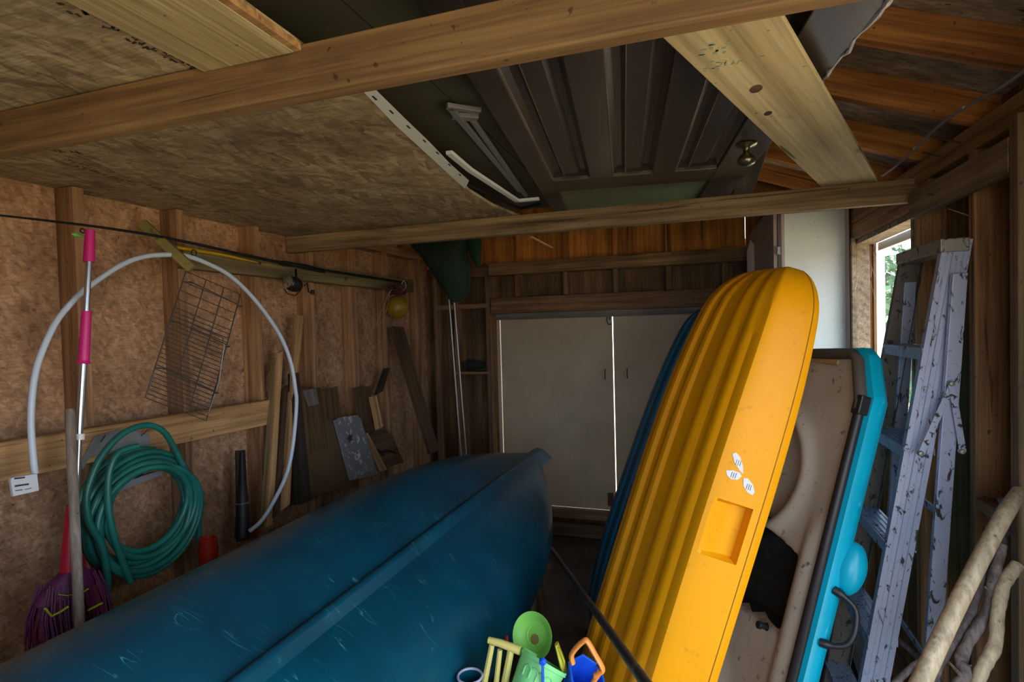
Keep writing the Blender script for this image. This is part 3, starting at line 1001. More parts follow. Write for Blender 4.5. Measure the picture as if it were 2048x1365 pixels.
# dark brown board filling the area beyond the slab's right edge near the camera
q = [Vector((-0.43, -0.3, 2.215)), Vector((-0.43, 0.86, 2.215)), Vector((0.05, 0.86, 2.215)), Vector((0.05, -0.3, 2.215))]
tag(sheet('hardboard_sheet', q, 0.012, 'slab_brown'), 'dark brown panel above the nearest joist at the top edge', 'board')

# white perforated vinyl strip
zv = 2.1190
A = [px(*q, 'Z', zv) for q in ((729, 186), (790, 250), (850, 305), (893, 345), (930, 378))]
B = [px(*q, 'Z', zv) for q in ((757, 186), (812, 240), (862, 288), (902, 330), (938, 362))]
A.insert(0, A[0] + (A[0] - A[1]) * 0.9)
B.insert(0, B[0] + (B[0] - B[1]) * 0.9)
m = MB()
vs = A + B
n = len(A)
vs2 = [v + Vector((0, 0, 0.0015)) for v in vs]
fs = [(i, i + 1, n + i + 1, n + i) for i in range(n - 1)]
m.add(vs, fs)
m.add(vs2, fs)
vin = tag(m.build('vinyl_strip', 'vinyl'), 'white perforated vinyl strip lying along the strand board edge', 'strip')
for (x, y) in ((749, 196), (783, 224), (817, 254), (849, 282), (875, 306), (899, 330), (920, 350)):
    p = px(x, y, 'Z', zv)
    d_ = (px(x + 8, y + 8, 'Z', zv) - p).normalized() * 0.011
    s2 = Vector((-d_.y, d_.x, 0)) * 0.22
    MB().prism([p - d_ - s2, p + d_ - s2, p + d_ + s2, p - d_ + s2], (0, 0, -0.0006)).build('slot', 'cockpit_dark', vin)
# pale bent piece (screen frame corner) past its end
sf = thing('screen_frame', tuple(px(1000, 400, 'Z', 2.15)), 'grey aluminium window screen frame under the dark slab', 'frame')
zf = 2.165


def bar(par, pts, w, mat, name, z, up=0.012):
    for i in range(len(pts) - 1):
        A_, B_ = px(*pts[i], 'Z', z), px(*pts[i + 1], 'Z', z)
        board(name, A_, B_, w, up, (0, 0, 1), mat, par, bevel=0.001)


bar(sf, [(898, 305), (940, 340), (1035, 402), (1078, 398)], 0.022, 'white_trim', 'frame_bar', zf)
bar(sf, [(930, 368), (1040, 418), (1080, 408)], 0.012, 'rod_black', 'rubber_seal', zf - 0.01)
sg = thing('louvre_track', tuple(px(950, 260, 'Z', 2.18)), 'narrow dull metal track with two rails lying on the olive slab', 'track')
bar(sg, [(900, 214), (1040, 382)], 0.018, 'grey_plate', 'rail', 2.185)
bar(sg, [(945, 240), (1052, 392)], 0.014, 'grey_plate', 'rail', 2.185)
bar(sg, [(893, 212), (960, 222)], 0.02, 'grey_plate', 'end_bracket', 2.185)
bar(sg, [(905, 232), (955, 236)], 0.03, 'grey_plate', 'end_bracket', 2.187)
# torn shiny film along the door's right edge
m = MB()
rr = random.Random(4)
pts, rs = [], []
for t in range(36):
    sl_ = -0.34 + 0.80 * t / 35
    pts.append(DM @ Vector((0.799 + rr.uniform(-.003, .005), sl_, rr.uniform(-.003, .003))))
    rs.append(rr.uniform(.0025, .0075))
m.tube(pts, rs, 6)
m.build('crumpled_film', 'foil', od, smooth=True)
# splinter
tag(board('wood_splinter', px(1062, 474, 'Y', 2.44), px(1104, 496, 'Y', 2.60), 0.012, 0.006, (0, 0, 1), 'pale_board'), 'thin pale wood splinter under the farther joist', 'splinter')

# electric cable along the right eave
pts = [px(*q, 'X', 0.735) for q in ((2110, 92), (2048, 142), (2000, 176), (1932, 214), (1880, 250), (1832, 296), (1790, 334), (1764, 352))]
cb = tag(MB().tube(spline(pts), 0.0055, 8, flat=0.6).build('electric_cable', 'cable', smooth=True), 'grey electric cable stapled along the right eave', 'cable')
for (x, y) in ((1932, 214), (1832, 296)):
    p = px(x, y, 'X', 0.733)
    MB().tube([p + Vector((0.012, 0, 0.006)), p + Vector((-0.008, -0.002, 0)), p + Vector((-0.008, -0.002, -0.004))], 0.0025, 6).build('staple', 'vinyl', cb)

# board nailed flat along the right studs
rb = board('wall_rail', (0.775, 1.725, 2.0), (0.775, 2.405, 2.0), 0.089, 0.03, (1, 0, 0), 'joist_grey')
rb.location = rb.location
tag(rb, 'short weathered rail nailed across the right wall studs above the ladder', 'board')
for i, (a, b_) in enumerate((((1385 + 472, 388), (1880, 395)), ((1896, 417), (1945, 434)), ((1880, 277), (1922, 286)), ((1845, 305), (1880, 313)))):
    pa, pb = px(*a, 'X', 0.74), px(*b, 'X', 0.80) if False else px(*b_, 'X', 0.79)
    tag(MB().tube([pa, pb], 0.0022, 6).build('bent_nail', 'rust' if i != 1 else 'steel', smooth=True),
        ['rusty nail sticking out of the short rail', 'bright nail in the bay under the short rail', 'rusty nail in the right top plate, the one nearer the camera', 'rusty nail in the right top plate, the one nearer the far joist'][i], 'nail', 'nails on the right wall')

# ================================================================== CANOE
def canoe_pt(s, ph, off=0.0, P=dict(tip=(-0.868, 3.234), yaw=0.017, k=0.876, roll=R(29.865), b=0.42, D=0.303, rock=0.039, p=4.534, pb=2.691, stem=-0.004, L=4.0)):
    e = abs(1 - 2 * s)
    B = P['b'] * (1 - e ** P['p']) + 0.004
    Dd = P['D'] + P['rock'] * e ** 3
    q = P['pb'] * (1 - e ** 6) + 1.25 * e ** 6
    a = abs(ph)
    x = (B + off) * math.sin(a) ** (2 / q)
    z = -(Dd + off) * (1 - math.cos(a) ** (2 / q)) + off
    d = Vector((-P['yaw'], -1, 0)).normalized()
    lat = Vector((math.cos(P['roll']), 0, -math.sin(P['roll'])))
    up = Vector((math.sin(P['roll']), 0, math.cos(P['roll'])))
    x = math.copysign(x, ph)
    return Vector((P['tip'][0], P['tip'][1], P['k'])) + d * (s * P['L'] - P['stem']) + lat * x + up * (z - P['rock'] * e ** 4), lat, up, d


cn = thing('canoe', tuple(canoe_pt(0.5, 0)[0] - Vector((0, 0, 0.4))), 'upturned dark teal canoe with scratched hull filling the lower left', 'canoe')
secs = []
NS = 60
for i in range(NS + 1):
    s = 0.5 * (1 - math.cos(math.pi * i / NS))
    secs.append([canoe_pt(s, R(j * 3))[0] for j in range(-30, 31)])
m = MB().loft(secs, closed=False, caps=(False, False))
hull = m.build('hull', 'canoe', cn, smooth=True, angle=50, solid=-0.006)
# keel strip: a raised pinched ridge
secs = []
for i in range(2, NS - 1):
    s = 0.5 * (1 - math.cos(math.pi * i / NS))
    p, lat, up, d = canoe_pt(s, 0)
    fade = min(1, i / 6, (NS - i) / 6)
    h = 0.021 * fade
    secs.append([p + lat * x + up * z for (x, z) in ((-0.040, -0.004), (-0.014, 0.000), (-0.010, h), (0.0, h * 1.12), (0.010, h * 0.95), (0.030, h * 0.35), (0.075, -0.006))])
MB().loft(secs, closed=False, caps=(False, False)).build('keel', 'canoe', cn, smooth=True, angle=70)
for sg_ in (-1, 1):
    pts = [canoe_pt(0.5 * (1 - math.cos(math.pi * i / 40)), R(90 * sg_))[0] for i in range(41)]
    MB().tube(pts, 0.013, 8).build('gunwale', 'canoe_trim', cn, smooth=True)
p, lat, up, d = canoe_pt(0.0, 0)
MB().tube([canoe_pt(0.003, R(a))[0] + d * -0.004 for a in (2, 20, 40, 60, 80, 90)], [0.004, 0.005, 0.005, 0.005, 0.006, 0.008], 8).build('stem_band', 'canoe_trim', cn, smooth=True)

# ================================================================== KAYAKS
def kayak(name, origin, a, w, mat, label, details=True, Lk=1.82, half=0.236):
    """origin: near gunwale at the floor end; a: length axis; w: width axis; deck faces n"""
    a = Vector(a).normalized()
    w = Vector(w)
    w = (w - a * w.dot(a)).normalized()
    n = w.cross(a).normalized()
    K = Matrix((a, -w, n)).transposed().to_4x4()
    K.translation = Vector(origin) + w * half
    root = thing(name, tuple(origin), label, 'kayak')
    root_M = K

    def cap(l):
        t = min(min(l, Lk - l) / Lk / 0.085, 1)
        return (1 - (1 - t) ** 2.2) ** (1 / 2.2)

    def W(l):
        e = abs(2 * l / Lk - 1)
        return half * (1 - 0.30 * e ** 4) * (0.30 + 0.70 * cap(l))

    def Dp(l):
        e = abs(2 * l / Lk - 1)
        return 0.158 * (1 - 0.36 * e ** 3) * (0.10 + 0.90 * cap(l))
    # half profile (fraction of half-width, fraction of depth), gunwale -> centre
    prof = [(0.93, 0.10), (0.985, 0.06), (1.0, -0.02), (1.0, -0.14), (0.985, -0.24), (0.955, -0.45), (0.91, -0.70), (0.875, -0.86), (0.845, -0.93),
            (0.80, -0.955), (0.70, -0.965), (0.655, -1.02), (0.60, -1.04), (0.54, -1.03), (0.50, -0.96), (0.44, -0.955),
            (0.36, -0.965), (0.31, -1.03), (0.25, -1.05), (0.19, -1.035), (0.15, -0.97), (0.07, -0.965), (0.0, -0.965)]
    full = [(x, z) for x, z in prof] + [(-x, z) for x, z in reversed(prof[:-1])]
    secs = []
    N_ = 56
    for i in range(N_ + 1):
        l = Lk * 0.5 * (1 - math.cos(math.pi * (0.012 + 0.976 * i / N_)))
        ww, dp = W(l), Dp(l)
        e = abs(2 * l / Lk - 1)
        g = 1 - e ** 14
        secs.append([Vector((l, x * ww, 0.0 + (z if abs(x) > 0.9 else -0.95 + (z + 0.95) * g) * dp)) for x, z in full])
    hull = MB().loft(secs, closed=False, caps=(False, False))
    if details:
        ls = [q[0].x for q in secs]
        i0 = min(range(len(ls)), key=lambda k: abs(ls[k] - 1.005))
        i1 = min(range(len(ls)), key=lambda k: abs(ls[k] - 1.150))
        ns = len(full) - 1
        hull.f = [f for k, f in enumerate(hull.f) if not (i0 <= k // ns < i1 and k % ns in (4, 5, 6))]
        hull.mi = [0] * len(hull.f)
        # the moulded grip pocket: shallow beside the chine, deep beside the gunwale
        cols = []
        for i in range(i0, i1 + 1):
            A_, B_, C_ = secs[i][4], secs[i][6], secs[i][7]
            inward = Vector((0, -1, 0.25)).normalized()
            e_ = 0.0 if i in (i0, i1) else 1.0
            row = [A_, A_.lerp(C_, 0.05) + inward * 0.030 * e_, A_.lerp(C_, 0.30) + inward * 0.030 * e_, A_.lerp(C_, 0.62) + inward * 0.016 * e_, A_.lerp(C_, 0.90) + inward * 0.004 * e_, C_]
            cols.append(row)
        l_lo, l_hi = cols[0], cols[-1]
        inner_lo = [Vector((q.x + 0.008, q2.y, q2.z)) for q, q2 in zip(l_lo, cols[1])]
        inner_hi = [Vector((q.x - 0.008, q2.y, q2.z)) for q, q2 in zip(l_hi, cols[-2])]
        MB().loft([l_lo, inner_lo] + cols[1:-1] + [inner_hi, l_hi], closed=False, caps=(False, False)).build('grip_recess', mat, root, smooth=True, angle=35, M=K)
    ho = hull.build('hull', mat, root, smooth=True, angle=33, M=K)
    dsec = []
    for i in range(N_ + 1):
        l = Lk * 0.5 * (1 - math.cos(math.pi * (0.012 + 0.976 * i / N_)))
        ww, dp = W(l) * 0.932, Dp(l)
        row = []
        for j in range(-10, 11):
            v = j / 10
            cock = max(0, 1 - abs((l - 0.85) / 0.50) ** 4) * max(0, 1 - abs(v / 0.72) ** 4)
            row.append(Vector((l, v * ww, 0.10 * dp + 0.015 * (1 - v * v) - 0.09 * cock * dp / 0.185)))
        dsec.append(row)
    MB().loft(dsec, closed=False, caps=(False, False)).build('deck', mat, root, smooth=True, M=K)
    for i in (0, N_):
        pass
    # seam just under the gunwale
    for sg_ in (-1, 1):
        pts = []
        for i in range(2, N_ - 1):
            l = Lk * 0.5 * (1 - math.cos(math.pi * (0.012 + 0.976 * i / N_)))
            pts.append(Vector((l, sg_ * (W(l) * 1.0 + 0.0008), -0.11 * Dp(l))))
        MB().tube(pts, 0.0012, 6).build('seam', 'yellow_dark' if details else mat, root, M=K, smooth=True)
    if details:
        # moulded grip recess in the near side
        def side(l, z, out=0.0):
            zz = -z
            xs = [(1.0, 0.02), (1.0, 0.14), (0.985, 0.24), (0.955, 0.45), (0.91, 0.70), (0.875, 0.86), (0.845, 0.93)]
            dp = Dp(l)
            f = zz / dp
            for (x0, f0), (x1, f1) in zip(xs, xs[1:]):
                if f0 <= f <= f1:
                    x = x0 + (x1 - x0) * (f - f0) / (f1 - f0)
                    break
            else:
                x = 0.95
            return Vector((l, W(l) * x + out, z))
        # torn label remnants
        for (pts_, nm) in ((((1.150, -0.10), (1.158, -0.092), (1.150, -0.078), (1.125, -0.062), (1.104, -0.056), (1.110, -0.068), (1.128, -0.088)), 0),
                           (((1.098, -0.104), (1.105, -0.085), (1.104, -0.066), (1.096, -0.058), (1.082, -0.066), (1.078, -0.085), (1.086, -0.098)), 1),
                           (((1.092, -0.052), (1.096, -0.040), (1.082, -0.020), (1.062, -0.010), (1.052, -0.013), (1.056, -0.030), (1.070, -0.046)), 2)):
            m = MB()
            m.add([side(1.085 + (l - 1.10) * 0.85 + 0.145, (z + 0.05) * 0.85 - 0.082, 0.0016) for l, z in pts_], [tuple(range(len(pts_)))])
            lb = m.build('torn_label', 'paper', root, M=K)
            m = MB()
            cx = sum(p_[0] for p_ in pts_) / len(pts_)
            cz = sum(p_[1] for p_ in pts_) / len(pts_)
            for k in range(3):
                a_, b2 = side(1.222 + (cx - 1.10) * .85, (cz + 0.05) * 0.85 - .087 + .005 * k, .0020), side(1.236 + (cx - 1.10) * .85, (cz + 0.05) * 0.85 - .087 + .005 * k, .0020)
                m.tube([a_, b2], 0.0006, 4)
            m.build('print', 'ink', root, M=K)
    return root, K


ky, KY = kayak('kayak', (-0.178, 1.345, 0.02), (0.298, 0.14, 0.94), (-0.50, 0.866, 0), 'yellow', 'yellow kayak standing on end with its ribbed hull toward the camera')
kb_, KB = kayak('kayak', (-0.30, 2.40, 0.02), (0.325, 0.16, 0.93), (-0.423, 0.906, 0), 'kayak_blue', 'dark blue kayak standing on end behind the yellow one', details=False, Lk=1.78, half=0.26)

# ================================================================== AQUA BOAT
def aqua_boat():
    a = Vector((0.265, 0.18, 0.95)).normalized()
    w = Vector((-0.42, 0.9, 0.0))
    w = (w - a * w.dot(a)).normalized()
    n = w.cross(a).normalized() * -1            # deck normal faces the camera side
    O = Vector((0.078, 1.54, 0.01))             # near rim at the floor
    K = Matrix((a, w, n)).transposed().to_4x4()
    K.translation = O
    if K.to_3x3().determinant() < 0:
        pass
    root = thing('paddle_boat', tuple(O), 'aqua boat with cream moulded seats and black rim standing on end', 'boat')
    L, Wd = 1.56, 0.74
    rim = [(0.02, 0.10), (0.12, 0.0), (1.42, -0.0), (1.545, 0.055), (1.565, 0.08), (1.565, Wd - 0.08), (1.42, Wd), (0.12, Wd), (0.02, Wd - 0.10)]
    pts = [Vector((x, y, 0)) for x, y in rim]
    # rim trim: brown at the top end, black along the side
    hi = [Vector((1.40, 0.0, 0.006)), Vector((1.42, 0, 0.006)), Vector((1.545, 0.05, 0.006)), Vector((1.565, 0.075, 0.006)), Vector((1.565, Wd - 0.08, 0.006)), Vector((1.42, Wd, 0.006))]
    MB().tube(hi, 0.017, 10).build('end_rim', 'trim_brown', root, smooth=True, angle=50, M=K)
    MB().tube([Vector((0.02, 0.10, 0.004)), Vector((0.12, 0, 0.004)), Vector((1.40, 0, 0.004))], 0.014, 10).build('side_rim', 'black_rubber', root, smooth=True, M=K)
    MB().tube([Vector((0.02, Wd - .10, 0.004)), Vector((0.12, Wd, 0.004)), Vector((1.42, Wd, 0.004))], 0.014, 10).build('side_rim', 'black_rubber', root, smooth=True, M=K)
    m = MB().box((1.385, -0.019, -0.014), (1.44, 0.012, 0.022))
    m.build('rim_joiner', 'black_rubber', root, bevel=0.004, M=K)
    # liner: height field with moulded seats
    nu, nv = 150, 90

    def sm(x, a_, b2):
        t = max(0, min(1, (x - a_) / (b2 - a_)))
        return t * t * (3 - 2 * t)

    def inside(l, v):
        ch = 0.0
        if l > 1.42:
            ch = (l - 1.42) * 0.5
        if l < 0.12:
            ch = (0.12 - l) * 0.9
        return ch

    def hgt(l, v):
        # v: 0 near rim .. Wd far rim
        h = -0.008
        # sloping ledge along the near rim
        led = sm(v, 0.02, 0.06) * (1 - sm(v, 0.07, 0.115)) * (1 - sm(l, 0.98, 1.12))
        h += 0.018 * led
        # upper seat: round dished bowl
        r = math.hypot((l - 1.16) / 0.235, (v - 0.52) / 0.33)
        h -= 0.070 * (1 - sm(r, 0.93, 1.03)) - 0.030 * (1 - sm(r, 0.0, 0.95))
        h += 0.020 * math.exp(-((r - 1.10) / 0.10) ** 2)
        # lower seat hump
        r2 = math.hypot((l - 0.30) / 0.34, (v - 0.50) / 0.30)
        h += 0.10 * (1 - sm(r2, 0.15, 1.0))
        h -= 0.02 * math.exp(-((v - 0.40) / 0.02) ** 2) * (1 - sm(r2, 0.3, 1.0))
        # foot well between them
        b1 = 0.925 + 0.28 * max(0, min(v, 0.36) - 0.12) ** 1.1
        b0 = 0.72 - 0.03 * sm(v, 0.12, 0.5)
        well = sm(l, b0 - 0.020, b0 + 0.008) * (1 - sm(l, b1 - 0.008, b1 + 0.020)) * sm(v, 0.105, 0.126) * (1 - sm(v, 0.66, 0.68))
        h -= 0.085 * well
        return h, well
    m = MB()
    P = []
    Wl = []
    for i in range(nu + 1):
        for j in range(nv + 1):
            l = 0.02 + (1.56 - 0.02) * i / nu
            ch = inside(l, 0)
            v = ch + (Wd - 2 * ch) * j / nv
            h, wl_ = hgt(l, v)
            P.append(Vector((l, v, h)))
            Wl.append(wl_)
    F_, MI = [], []
    for i in range(nu):
        for j in range(nv):
            q = (i * (nv + 1) + j, i * (nv + 1) + j + 1, (i + 1) * (nv + 1) + j + 1, (i + 1) * (nv + 1) + j)
            F_.append(q)
            MI.append(1 if min(Wl[t] for t in q) > 0.20 else 0)
    o_ = len(m.v)
    m.v += P
    cream = [f for f, i in zip(F_, MI) if i == 0]
    dark = [f for f, i in zip(F_, MI) if i == 1]
    m.f += [list(f) for f in cream]
    m.mi += [0] * len(cream)
    m.build('seat_liner', 'cream', root, smooth=True, angle=60, M=K)
    m2 = MB()
    m2.v += P
    m2.f += [list(f) for f in dark]
    m2.mi += [0] * len(dark)
    m2.build('foot_well', 'cockpit_dark', root, smooth=True, M=K)
    # outer hull: narrow flange, then tapering inward
    def ringat(z, ins, bulge=0):
        o = []
        cx, cy = 0.79, Wd / 2
        N2 = 14
        n_ = len(rim)
        for k in range(n_):
            A_, B_ = rim[k], rim[(k + 1) % n_]
            for t in range(N2):
                x = A_[0] + (B_[0] - A_[0]) * t / N2
                y = A_[1] + (B_[1] - A_[1]) * t / N2
                yy = cy + (y - cy) * (1 - ins / cy)
                xx = cx + (x - cx) * (1 - ins / cx)
                o.append(Vector((xx, yy, z)))
        return o
    secs = [ringat(-0.004, -0.004), ringat(-0.010, -0.024), ringat(-0.035, -0.030), ringat(-0.060, -0.020), ringat(-0.085, 0.03), ringat(-0.12, 0.10), ringat(-0.15, 0.18), ringat(-0.155, 0.26)]
    secs = secs
    MB().loft(secs, closed=True, caps=(False, True)).build('hull', 'aqua', root, smooth=True, angle=50, M=K)
    # bulge of the wheel box on the near side
    bl = Matrix.Translation((0.965, -0.018, -0.07)) @ Matrix.Diagonal((0.075, 0.040, 0.04, 1))
    MB().lathe([(math.sin(R(t)), -math.cos(R(t))) for t in range(0, 181, 15)], bl, 20, cap=False).build('side_bulge', 'aqua', root, smooth=True, M=K)
    # carry handle
    hp = [Vector((0.90 + (x - 0.715) * 0.72, y, z)) for x, y, z in ((0.715, -0.026, -0.030), (0.700, -0.050, -0.055), (0.67, -0.066, -0.075), (0.60, -0.072, -0.080), (0.545, -0.066, -0.072), (0.52, -0.048, -0.050), (0.512, -0.026, -0.028))]
    MB().tube(spline(hp, 5), [0.012] * 4 + [0.008] * (6 * 5 + 1 - 8) + [0.012] * 4, 10).build('carry_handle', 'black_rubber', root, smooth=True, M=K)
    # drain plug
    MB().lathe([(0.0, 0.03), (0.011, 0.03), (0.012, 0.022), (0.009, 0.02), (0.009, 0.0), (0.012, 0)], Matrix.Translation((0.70, 0.155, 0.0)), 14).build('oarlock_peg', 'black_rubber', root, smooth=True, M=K)
    # screws on the end rim
    for (l, v) in ((1.50, 0.055), (1.44, 0.028)):
        MB().lathe([(0.0, 0.006), (0.006, 0.004), (0.007, 0)], Matrix.Translation((l, v, 0.0)), 10).build('screw', 'steel', root, M=K)
    return root, K


aq, KA = aqua_boat()
p0 = KA @ Vector((1.555, 0.20, 0.012))
tag(board('wood_sliver', KA @ Vector((1.535, 0.12, 0.012)), KA @ Vector((1.545, 0.30, 0.012)), 0.018, 0.008, KA.to_3x3() @ Vector((0, 0, 1)), 'pale_board', taper=0.4), 'thin wood sliver caught under the aqua boat end rim', 'splinter')

# ================================================================== STEP LADDER
ld = thing('step_ladder', (0.47, 2.15, 0), 'paint-spattered aluminium step ladder leaning under the window on the right', 'ladder')
YN, YFR = 1.95, 2.32             # near and far rail


def lad_x(z):                     # front edge of the near rail at height z
    return 0.405 + 0.165 * z


def rail(y, sgn, z1, mat):
    """C-section side rail: web facing +-Y with two raised ribs, flanges inward"""
    m = MB()
    w = 0.078
    for (z0_, z1_) in ((0.0, z1),):
        x0, x1 = lad_x(z0_), lad_x(z1_)
        prof = [(0, 0), (0.016, 0), (0.018, 0.003), (0.030, 0.003), (0.032, 0), (0.046, 0), (0.048, 0.003), (0.060, 0.003), (0.062, 0), (w, 0), (w, 0.026), (w - 0.003, 0.026), (w - 0.003, 0.006), (0.003, 0.006), (0.003, 0.026), (0, 0.026)]
        s0 = [Vector((x0 + (a * 1.0), y + sgn * b2, z0_)) for a, b2 in prof]
        s1 = [Vector((x1 + (a * 0.92), y + sgn * b2, z1_)) for a, b2 in prof]
        m.loft([s0, s1], closed=True)
    return m.build('side_rail', mat, ld)


rail(YN, 1, 1.82, 'alu')
rail(YFR, -1, 1.82, 'alu_dark')
# top cap and treads
x = lad_x(1.80)
MB().box((x - 0.006, YN - 0.004, 1.785), (x + 0.066, YFR + 0.004, 1.825)).build('top_cap', 'alu_warm', ld, bevel=0.003)
for z in (0.30, 0.60, 0.90, 1.20, 1.50):
    m = MB()
    x = lad_x(z)
    m.box((x, YN + 0.006, z - 0.003), (x + 0.078, YFR - 0.006, z))
    for k in range(5):
        m.box((x + 0.004 + k * 0.016, YN + 0.006, z), (x + 0.010 + k * 0.016, YFR - 0.006, z + 0.003))
    m.box((x - 0.002, YN + 0.004, z - 0.034), (x + 0.002, YFR - 0.004, z + 0.002))
    m.box((x + 0.076, YN + 0.006, z - 0.022), (x + 0.079, YFR - 0.006, z))
    m.build('tread', 'alu', ld)


def rear_x(z):
    return 0.60 + 0.10 * z


for y in (YN - 0.035, YFR - 0.02):
    m = MB()
    s0 = [Vector((0.600 + a, y + b2, 0.0)) for a, b2 in ((0, 0), (0.045, 0), (0.045, 0.02), (0, 0.02))]
    s1 = [Vector((0.715 + a, y + b2, 1.72)) for a, b2 in ((0, 0), (0.036, 0), (0.036, 0.02), (0, 0.02))]
    m.loft([s0, s1])
    m.build('rear_leg', 'alu', ld, bevel=0.002)
for z in (0.55, 1.0):
    xx = 0.60 + 0.0785 * z + 0.018
    board('rear_bar', (xx, YN - 0.015, z), (xx, YFR - 0.02, z), 0.022, 0.008, (1, 0, 0), 'alu', ld)
yb = YN - 0.04
for (a, b_) in (((1842, 908), (1906, 768)), ((1903, 768), (1926, 905))):
    pa, pb = px(*a, 'Y', yb - 0.004), px(*b_, 'Y', yb - 0.004)
    board('spreader', pa, pb, 0.017, 0.004, (0, -1, 0), 'alu', ld, bevel=0.001)
    yb -= 0.005
for q in ((1842, 908), (1904, 768), (1925, 904)):
    p = px(*q, 'Y', yb - 0.004)
    MB().lathe([(0.0, 0.005), (0.006, 0.004), (0.008, 0.0), (0.008, -0.012)], Matrix.Translation(p) @ Matrix.Rotation(R(90), 4, 'X'), 12).build('rivet', 'alu_warm', ld, smooth=True)

# ================================================================== WHITE CABINET by the window
wc = thing('white_cabinet', (0.6, 3.42, 0), 'tall white painted cabinet standing beside the window', 'cabinet')
CY = 3.34
xa, xb_ = px(1562, 500, 'Y', CY).x, px(1698, 500, 'Y', CY).x
MB().box((xa, CY, 0.02), (xb_, CY + 0.02, 2.175)).build('door', 'white_paint', wc, bevel=0.002)
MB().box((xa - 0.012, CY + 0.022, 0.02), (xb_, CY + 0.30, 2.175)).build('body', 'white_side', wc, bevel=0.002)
MB().box((xb_ - 0.018, CY - 0.006, 0.02), (xb_, CY, 2.175)).build('edge_strip', 'white_side', wc)
MB().box((xa + 0.004, CY - 0.005, 0.02), (xa + 0.018, CY, 2.175)).build('edge_strip', 'white_side', wc)
p = px(1556, 502, 'Y', CY)
MB().box((p.x - 0.005, CY - 0.006, p.z - 0.022), (p.x + 0.012, CY + 0.02, p.z + 0.022)).build('hinge', 'steel', wc, bevel=0.002)
wp = MB()
A_, B_ = px(1502, 470, 'Y', 3.85), px(1552, 440, 'Y', 3.37)
A_ = Vector((0.355, 3.92, 0))
B_ = Vector((0.428, 3.36, 0))
nn = Vector((0.56, 0.077, 0)).normalized() * 0.02
wp.prism([Vector((A_.x, A_.y, 0.02)), Vector((B_.x, B_.y, 0.02)), Vector((B_.x, B_.y, 2.24)), Vector((A_.x, A_.y + 0.0, 2.16)), ], nn)
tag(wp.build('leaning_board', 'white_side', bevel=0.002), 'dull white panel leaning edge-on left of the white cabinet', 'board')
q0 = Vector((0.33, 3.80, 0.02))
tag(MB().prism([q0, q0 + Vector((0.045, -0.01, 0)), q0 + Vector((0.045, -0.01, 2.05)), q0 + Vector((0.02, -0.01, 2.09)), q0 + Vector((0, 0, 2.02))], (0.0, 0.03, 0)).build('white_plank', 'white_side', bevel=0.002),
    'narrow white plank with a rounded top standing left of the white panel', 'board')

# ================================================================== LEFT WALL HANGINGS
# blocking board nailed across the studs
lb = board('wall_rail', (-1.98, 0.55, 1.248), (-1.98, 2.20, 1.216), 0.118, 0.038, (1, 0, 0), 'pale_board')
tag(lb, 'bright two-by-four nailed across the left studs behind the hose', 'board')
ur = board('wall_rail', (-1.98, 1.72, 1.918), (-1.98, 3.66, 1.918), 0.089, 0.036, (1, 0, 0), 'green_rail')
tag(ur, 'greenish weathered rail nailed across the left studs behind the fishing rod', 'board')

# fishing rod with spinning reel
rod = thing('fishing_rod', tuple(px(590, 570, 'X', -1.9)), 'black fishing rod with spinning reel hanging along the left wall', 'fishing rod')
P0, P1, P2, P3 = px(-60, 424, 'X', -1.90), px(300, 470, 'X', -1.915), px(585, 530, 'X', -1.92), px(812, 566, 'X', -1.925)
pts = spline([P0, P1, P2, P3], 14)
n = len(pts)
MB().tube(pts, [0.0026 + 0.0048 * min(1, i / (n * 0.62)) for i in range(n)], 10).build('blank', 'rod_black', rod, smooth=True)
gp = [px(*q, 'X', -1.92) for q in ((560, 526), (600, 532), (648, 543))]
MB().tube(spline(gp, 5), [0.010, 0.013, 0.014, 0.013, 0.012, 0.013, 0.014, 0.013, 0.012, 0.013, 0.010], 12).build('grip', 'rod_black', rod, smooth=True)
MB().lathe([(0.0, 0.0), (0.013, 0.002), (0.014, 0.02), (0.009, 0.03)], frame(P3, P3 + (P2 - P3), (1, 0, 0)) @ Matrix.Rotation(R(90), 4, 'Y'), 14).build('butt_cap', 'rod_black', rod, smooth=True)
for (x, y, r) in ((388, 506, 0.012), (692, 558, 0.010), (165, 462, 0.007), (520, 527, 0.005)):
    c = px(x, y, 'X', -1.905)
    MB().tube([c + Vector((0, r * math.cos(t), r * math.sin(t))) for t in [2 * math.pi * k / 16 for k in range(16)]], 0.0022, 6, closed=True).build('line_guide', 'rod_black', rod, smooth=True)
rc = px(583, 567, 'X', -1.87)
st = px(592, 540, 'X', -1.91)
MB().tube([st, st.lerp(rc, 0.6) + Vector((0, 0.02, 0)), rc + Vector((0, 0.02, 0))], [0.007, 0.006, 0.012], 8).build('reel_foot', 'rod_black', rod, smooth=True)
reel_M = Matrix.Translation(rc) @ Matrix.Scale(1.25, 4) @ Matrix.Rotation(R(90), 4, 'X') @ Matrix.Rotation(R(-12), 4, 'X')
MB().lathe([(0.0, 0.030), (0.012, 0.030), (0.020, 0.026), (0.024, 0.024), (0.024, 0.020), (0.018, 0.018), (0.018, 0.0), (0.026, -0.002), (0.026, -0.012)], reel_M, 22).build('spool', 'chrome', rod, smooth=True, angle=40)
MB().lathe([(0.028, 0.004), (0.030, -0.006), (0.030, -0.022), (0.022, -0.040), (0.010, -0.052), (0.0, -0.054)], reel_M, 22).build('reel_body', 'rod_black', rod, smooth=True)
h0 = px(608, 572, 'X', -1.87)
MB().tube([h0, px(614, 566, 'X', -1.86), px(617, 584, 'X', -1.85), px(623, 586, 'X', -1.84)], 0.004, 8).build('crank', 'rod_black', rod, smooth=True)
